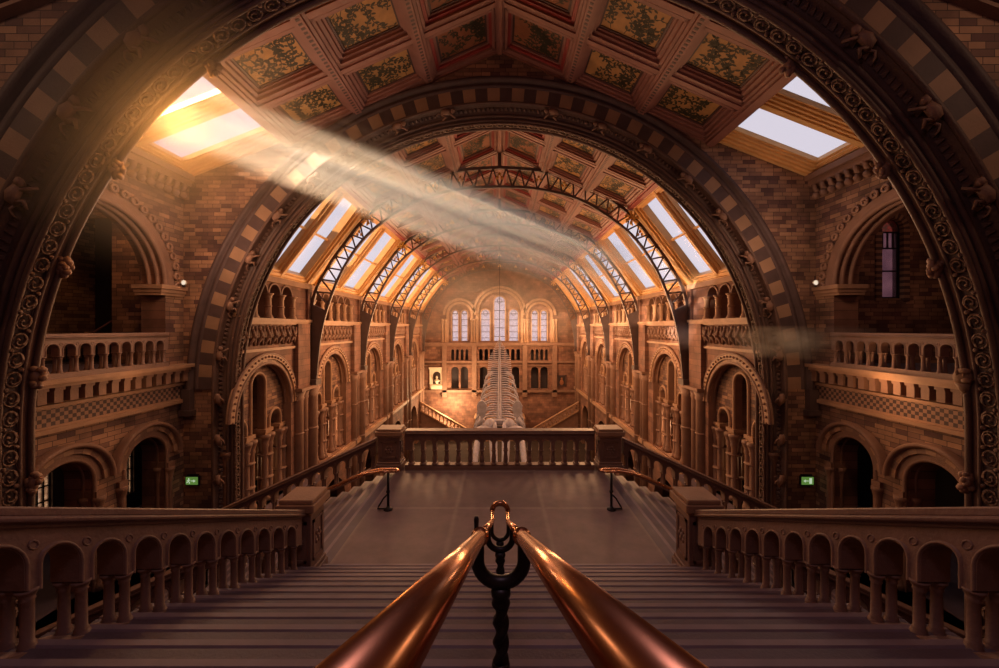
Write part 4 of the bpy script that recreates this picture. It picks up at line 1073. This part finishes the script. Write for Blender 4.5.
# ------------------------------------------------------------------ world, lights, camera
W = bpy.data.worlds.new('sky'); bpy.context.scene.world = W; W.use_nodes = True
bg = W.node_tree.nodes['Background']; bg.inputs[0].default_value = (.86,.80,.88,1); bg.inputs[1].default_value = 1.0
def light(name, kind, loc, power, c, size=.3, target=None, spot=None, blend=.5):
    L = bpy.data.lights.new(name, kind); L.energy = power; L.color = c
    if kind == 'AREA': L.size = size
    elif kind == 'SUN': L.angle = size
    else: L.shadow_soft_size = size
    if spot: L.spot_size = spot; L.spot_blend = blend
    o = bpy.data.objects.new(name, L); C.objects.link(o); o.location = loc
    if target is not None:
        o.rotation_euler = (Vector(target)-Vector(loc)).to_track_quat('-Z','Y').to_euler()
    return o
def haze(name, loc, axis, dims, dens, label, aniso=.2, streak=(.12,.6,.6), lo=.42, hi=.72, seed=0.0, seg=None):
    """body of drifting haze: a block whose density fades to nothing at its skin; local X lies along axis"""
    mb = MB(); mb.box(-1,1,-1,1,-1,1); o = mb.build(name, []); o.data.materials.clear()
    x = Vector(axis).normalized(); z = (Vector((0,0,1))-x*x.z).normalized(); y = z.cross(x)
    o.matrix_world = Matrix.Translation(loc) @ Matrix((x,y,z)).transposed().to_4x4() @ Matrix.Diagonal((*dims,1))
    m = bpy.data.materials.new(name); m.use_nodes = True; nt = m.node_tree; nt.nodes.clear()
    out = N(nt,'ShaderNodeOutputMaterial'); v = N(nt,'ShaderNodeVolumeScatter'); v.inputs['Color'].default_value = (1,.86,.70,1); v.inputs['Anisotropy'].default_value = aniso
    tc = N(nt,'ShaderNodeTexCoord'); sp = N(nt,'ShaderNodeSeparateXYZ'); nt.links.new(tc.outputs['Object'], sp.inputs[0])
    def fade(sock, pw):
        a = N(nt,'ShaderNodeMath',operation='POWER'); ab = N(nt,'ShaderNodeMath',operation='ABSOLUTE'); nt.links.new(sock, ab.inputs[0]); nt.links.new(ab.outputs[0], a.inputs[0]); a.inputs[1].default_value = pw
        b = N(nt,'ShaderNodeMath',operation='SUBTRACT'); b.inputs[0].default_value = 1; b.use_clamp = True; nt.links.new(a.outputs[0], b.inputs[1]); return b.outputs[0]
    def mul(a, b):
        q = N(nt,'ShaderNodeMath',operation='MULTIPLY'); 
        for i_, w in enumerate((a,b)):
            if isinstance(w,(int,float)): q.inputs[i_].default_value = w
            else: nt.links.new(w, q.inputs[i_])
        return q.outputs[0]
    f = mul(mul(fade(sp.outputs[0],2), fade(sp.outputs[1],2)), fade(sp.outputs[2],2))
    mp = N(nt,'ShaderNodeMapping'); mp.inputs['Scale'].default_value = [dims[k]*streak[k] for k in range(3)]; mp.inputs['Location'].default_value = (seed,seed*.7,seed*1.3)
    nt.links.new(tc.outputs['Object'], mp.inputs[0])
    no = N(nt,'ShaderNodeTexNoise',Scale=1.0,Detail=3.0); nt.links.new(mp.outputs[0], no.inputs['Vector'])
    mr = N(nt,'ShaderNodeMapRange'); mr.inputs[1].default_value = lo; mr.inputs[2].default_value = hi; nt.links.new(no.outputs['Fac'], mr.inputs[0])
    nt.links.new(mul(mul(f, mr.outputs[0]), dens), v.inputs['Density']); nt.links.new(v.outputs[0], out.inputs['Volume'])
    o.data.materials.append(m); tag(o, label, 'haze', kind='stuff'); return o
SD = Vector((6.2,3.0,-1.6)).normalized()
haze('haze_shaft', Vector((-8.4,11.9,6.15))+SD*7.5, SD, (9.4,2.0,1.25), 1.15, 'streaky shaft of sunlit haze slanting from the left roof skylight into the nave', streak=(.07,2.6,2.6), lo=.40, hi=.66, aniso=-.3)
haze('haze', (0,38,3.2), (0,1,0), (14,8,4.5), .028, 'soft brown haze hanging under the far nave roof', streak=(.15,.25,.25), lo=.2, hi=.7, seed=4)
haze('haze', (10.6,14.0,-.5), (1,0,0), (2.6,1.2,.6), 1.3, 'thin wisp of smoke in front of the right balcony balustrade', streak=(.7,1.3,1.8), lo=.42, hi=.75, seed=9)
haze('haze', (-7.0,8.3,4.3), (1,0,.8), (2.8,1.9,2.2), .25, 'haze added around the near arch to carry a sun-flare glow beside the left skylight', streak=(.4,.5,.5), lo=.0, hi=.5, seed=2)  # haze body added so the flare glow shows around the arch
WARM = (1.0,.51,.23); AMB = (1.0,.61,.39); MAU = (.80,.52,.66)
for k in range(5):
    y = TY[k]
    for sx in (-1,1):
        if k < 4: light('nave_fill', 'POINT', (sx*6.0, y+1.5, -.4), 900, WARM, 1.0)  # added fill in mid-air to warm the nave walls, no fitting here
        light('gallery_fill', 'POINT', (sx*(HW+1.6), AC[k]+.9, -6.2), 15 if k == 0 else 170, WARM, .2)  # unseen fill added behind the arcade so the shafts glow
light('end_fill', 'POINT', (-4, 48.5, -6.0), 700, (1,.58,.26), .4); light('end_fill', 'POINT', (4, 48.0, -1.0), 800, (1,.58,.26), .5)  # both are fill added to brighten the end wall
light('end_fill', 'POINT', (-6.0, 50.2, -9.6), 1500, (1,.66,.34), .3)  # added to throw the sun patch onto the lower end wall
light('skylight_sunbeam', 'SPOT', Vector((-9.0,11.7,6.45))-SD*22, 900000, (1,.72,.46), .5, target=Vector((-9.0,11.7,6.45)), spot=.17, blend=.6)
light('sun', 'SUN', (-30,0,20), 9.0, (1,.66,.36), .02, target=Vector((-30,0,20))+SD)
light('flare_fill', 'POINT', (-7.2, 9.0, 4.6), 260, (1,.42,.10), .3)  # added point light standing in for sun flare by the left skylight
for sx in (-1,1):
    light('bay_fill', 'POINT', (sx*9.0, 12.6, 2.6), 175 if sx < 0 else 120, AMB, .4)  # added fill for the bay walls and skylight frames
    light('ledge_lamp', 'POINT', (sx*(SW-.95), 12.2 if sx < 0 else 11.6, -1.7), 5 if sx < 0 else 32, WARM, .1)
    light('spandrel_fill', 'POINT', (sx*11.0, 4.2, 6.0), 120, AMB, .4)  # added fill to lift the brick spandrels of the near arch
light('gallery_fill', 'POINT', (-13.5, 14.3, 3.3), 9, (1,.4,.12), .06)  # this and the next two are unseen fills added inside the galleries
light('gallery_fill', 'POINT', (-15.6, 12.5, 3.2), 25, (1,.5,.3), .1)
light('gallery_fill', 'POINT', (14.0, 12.0, 3.4), 22, (1,.45,.3), .1)
light('ceiling_fill', 'SPOT', (0,12.6,-4.4), 420, (1,.55,.38), .3, target=(0,11.2,10), spot=1.25, blend=.7)  # spot added to lift the ceiling while grazing the far arch
light('landing_fill', 'SPOT', (0,11.0,6.0), 420, (1,.66,.58), .8, target=(0,10.8,-5), spot=1.1, blend=.9)  # unseen spot added to brighten the landing floor
light('stair_lamp', 'POINT', (0, 1.0, 4.5), 190, MAU, .8)  # added mauve fill over the stairs and handrail, no fitting above

cam = bpy.data.cameras.new('camera'); co = bpy.data.objects.new('camera', cam); C.objects.link(co)
co.location = (-.007,0,0); co.rotation_euler = (PI/2,0,0)
cam.sensor_width = 36; cam.lens = 36*400/999; cam.shift_y = -6/999; cam.clip_start = .02; cam.clip_end = 300
sc = bpy.context.scene; sc.camera = co
sc.view_settings.view_transform = 'Standard'; sc.view_settings.look = 'None'; sc.view_settings.exposure = 0; sc.view_settings.gamma = 1
sc.view_settings.use_curve_mapping = False
sc.cycles.max_bounces = 5; sc.cycles.diffuse_bounces = 3; sc.cycles.transparent_max_bounces = 16; sc.cycles.volume_bounces = 0
sc.cycles.sample_clamp_indirect = 3.0; sc.cycles.caustics_reflective = False; sc.cycles.caustics_refractive = False
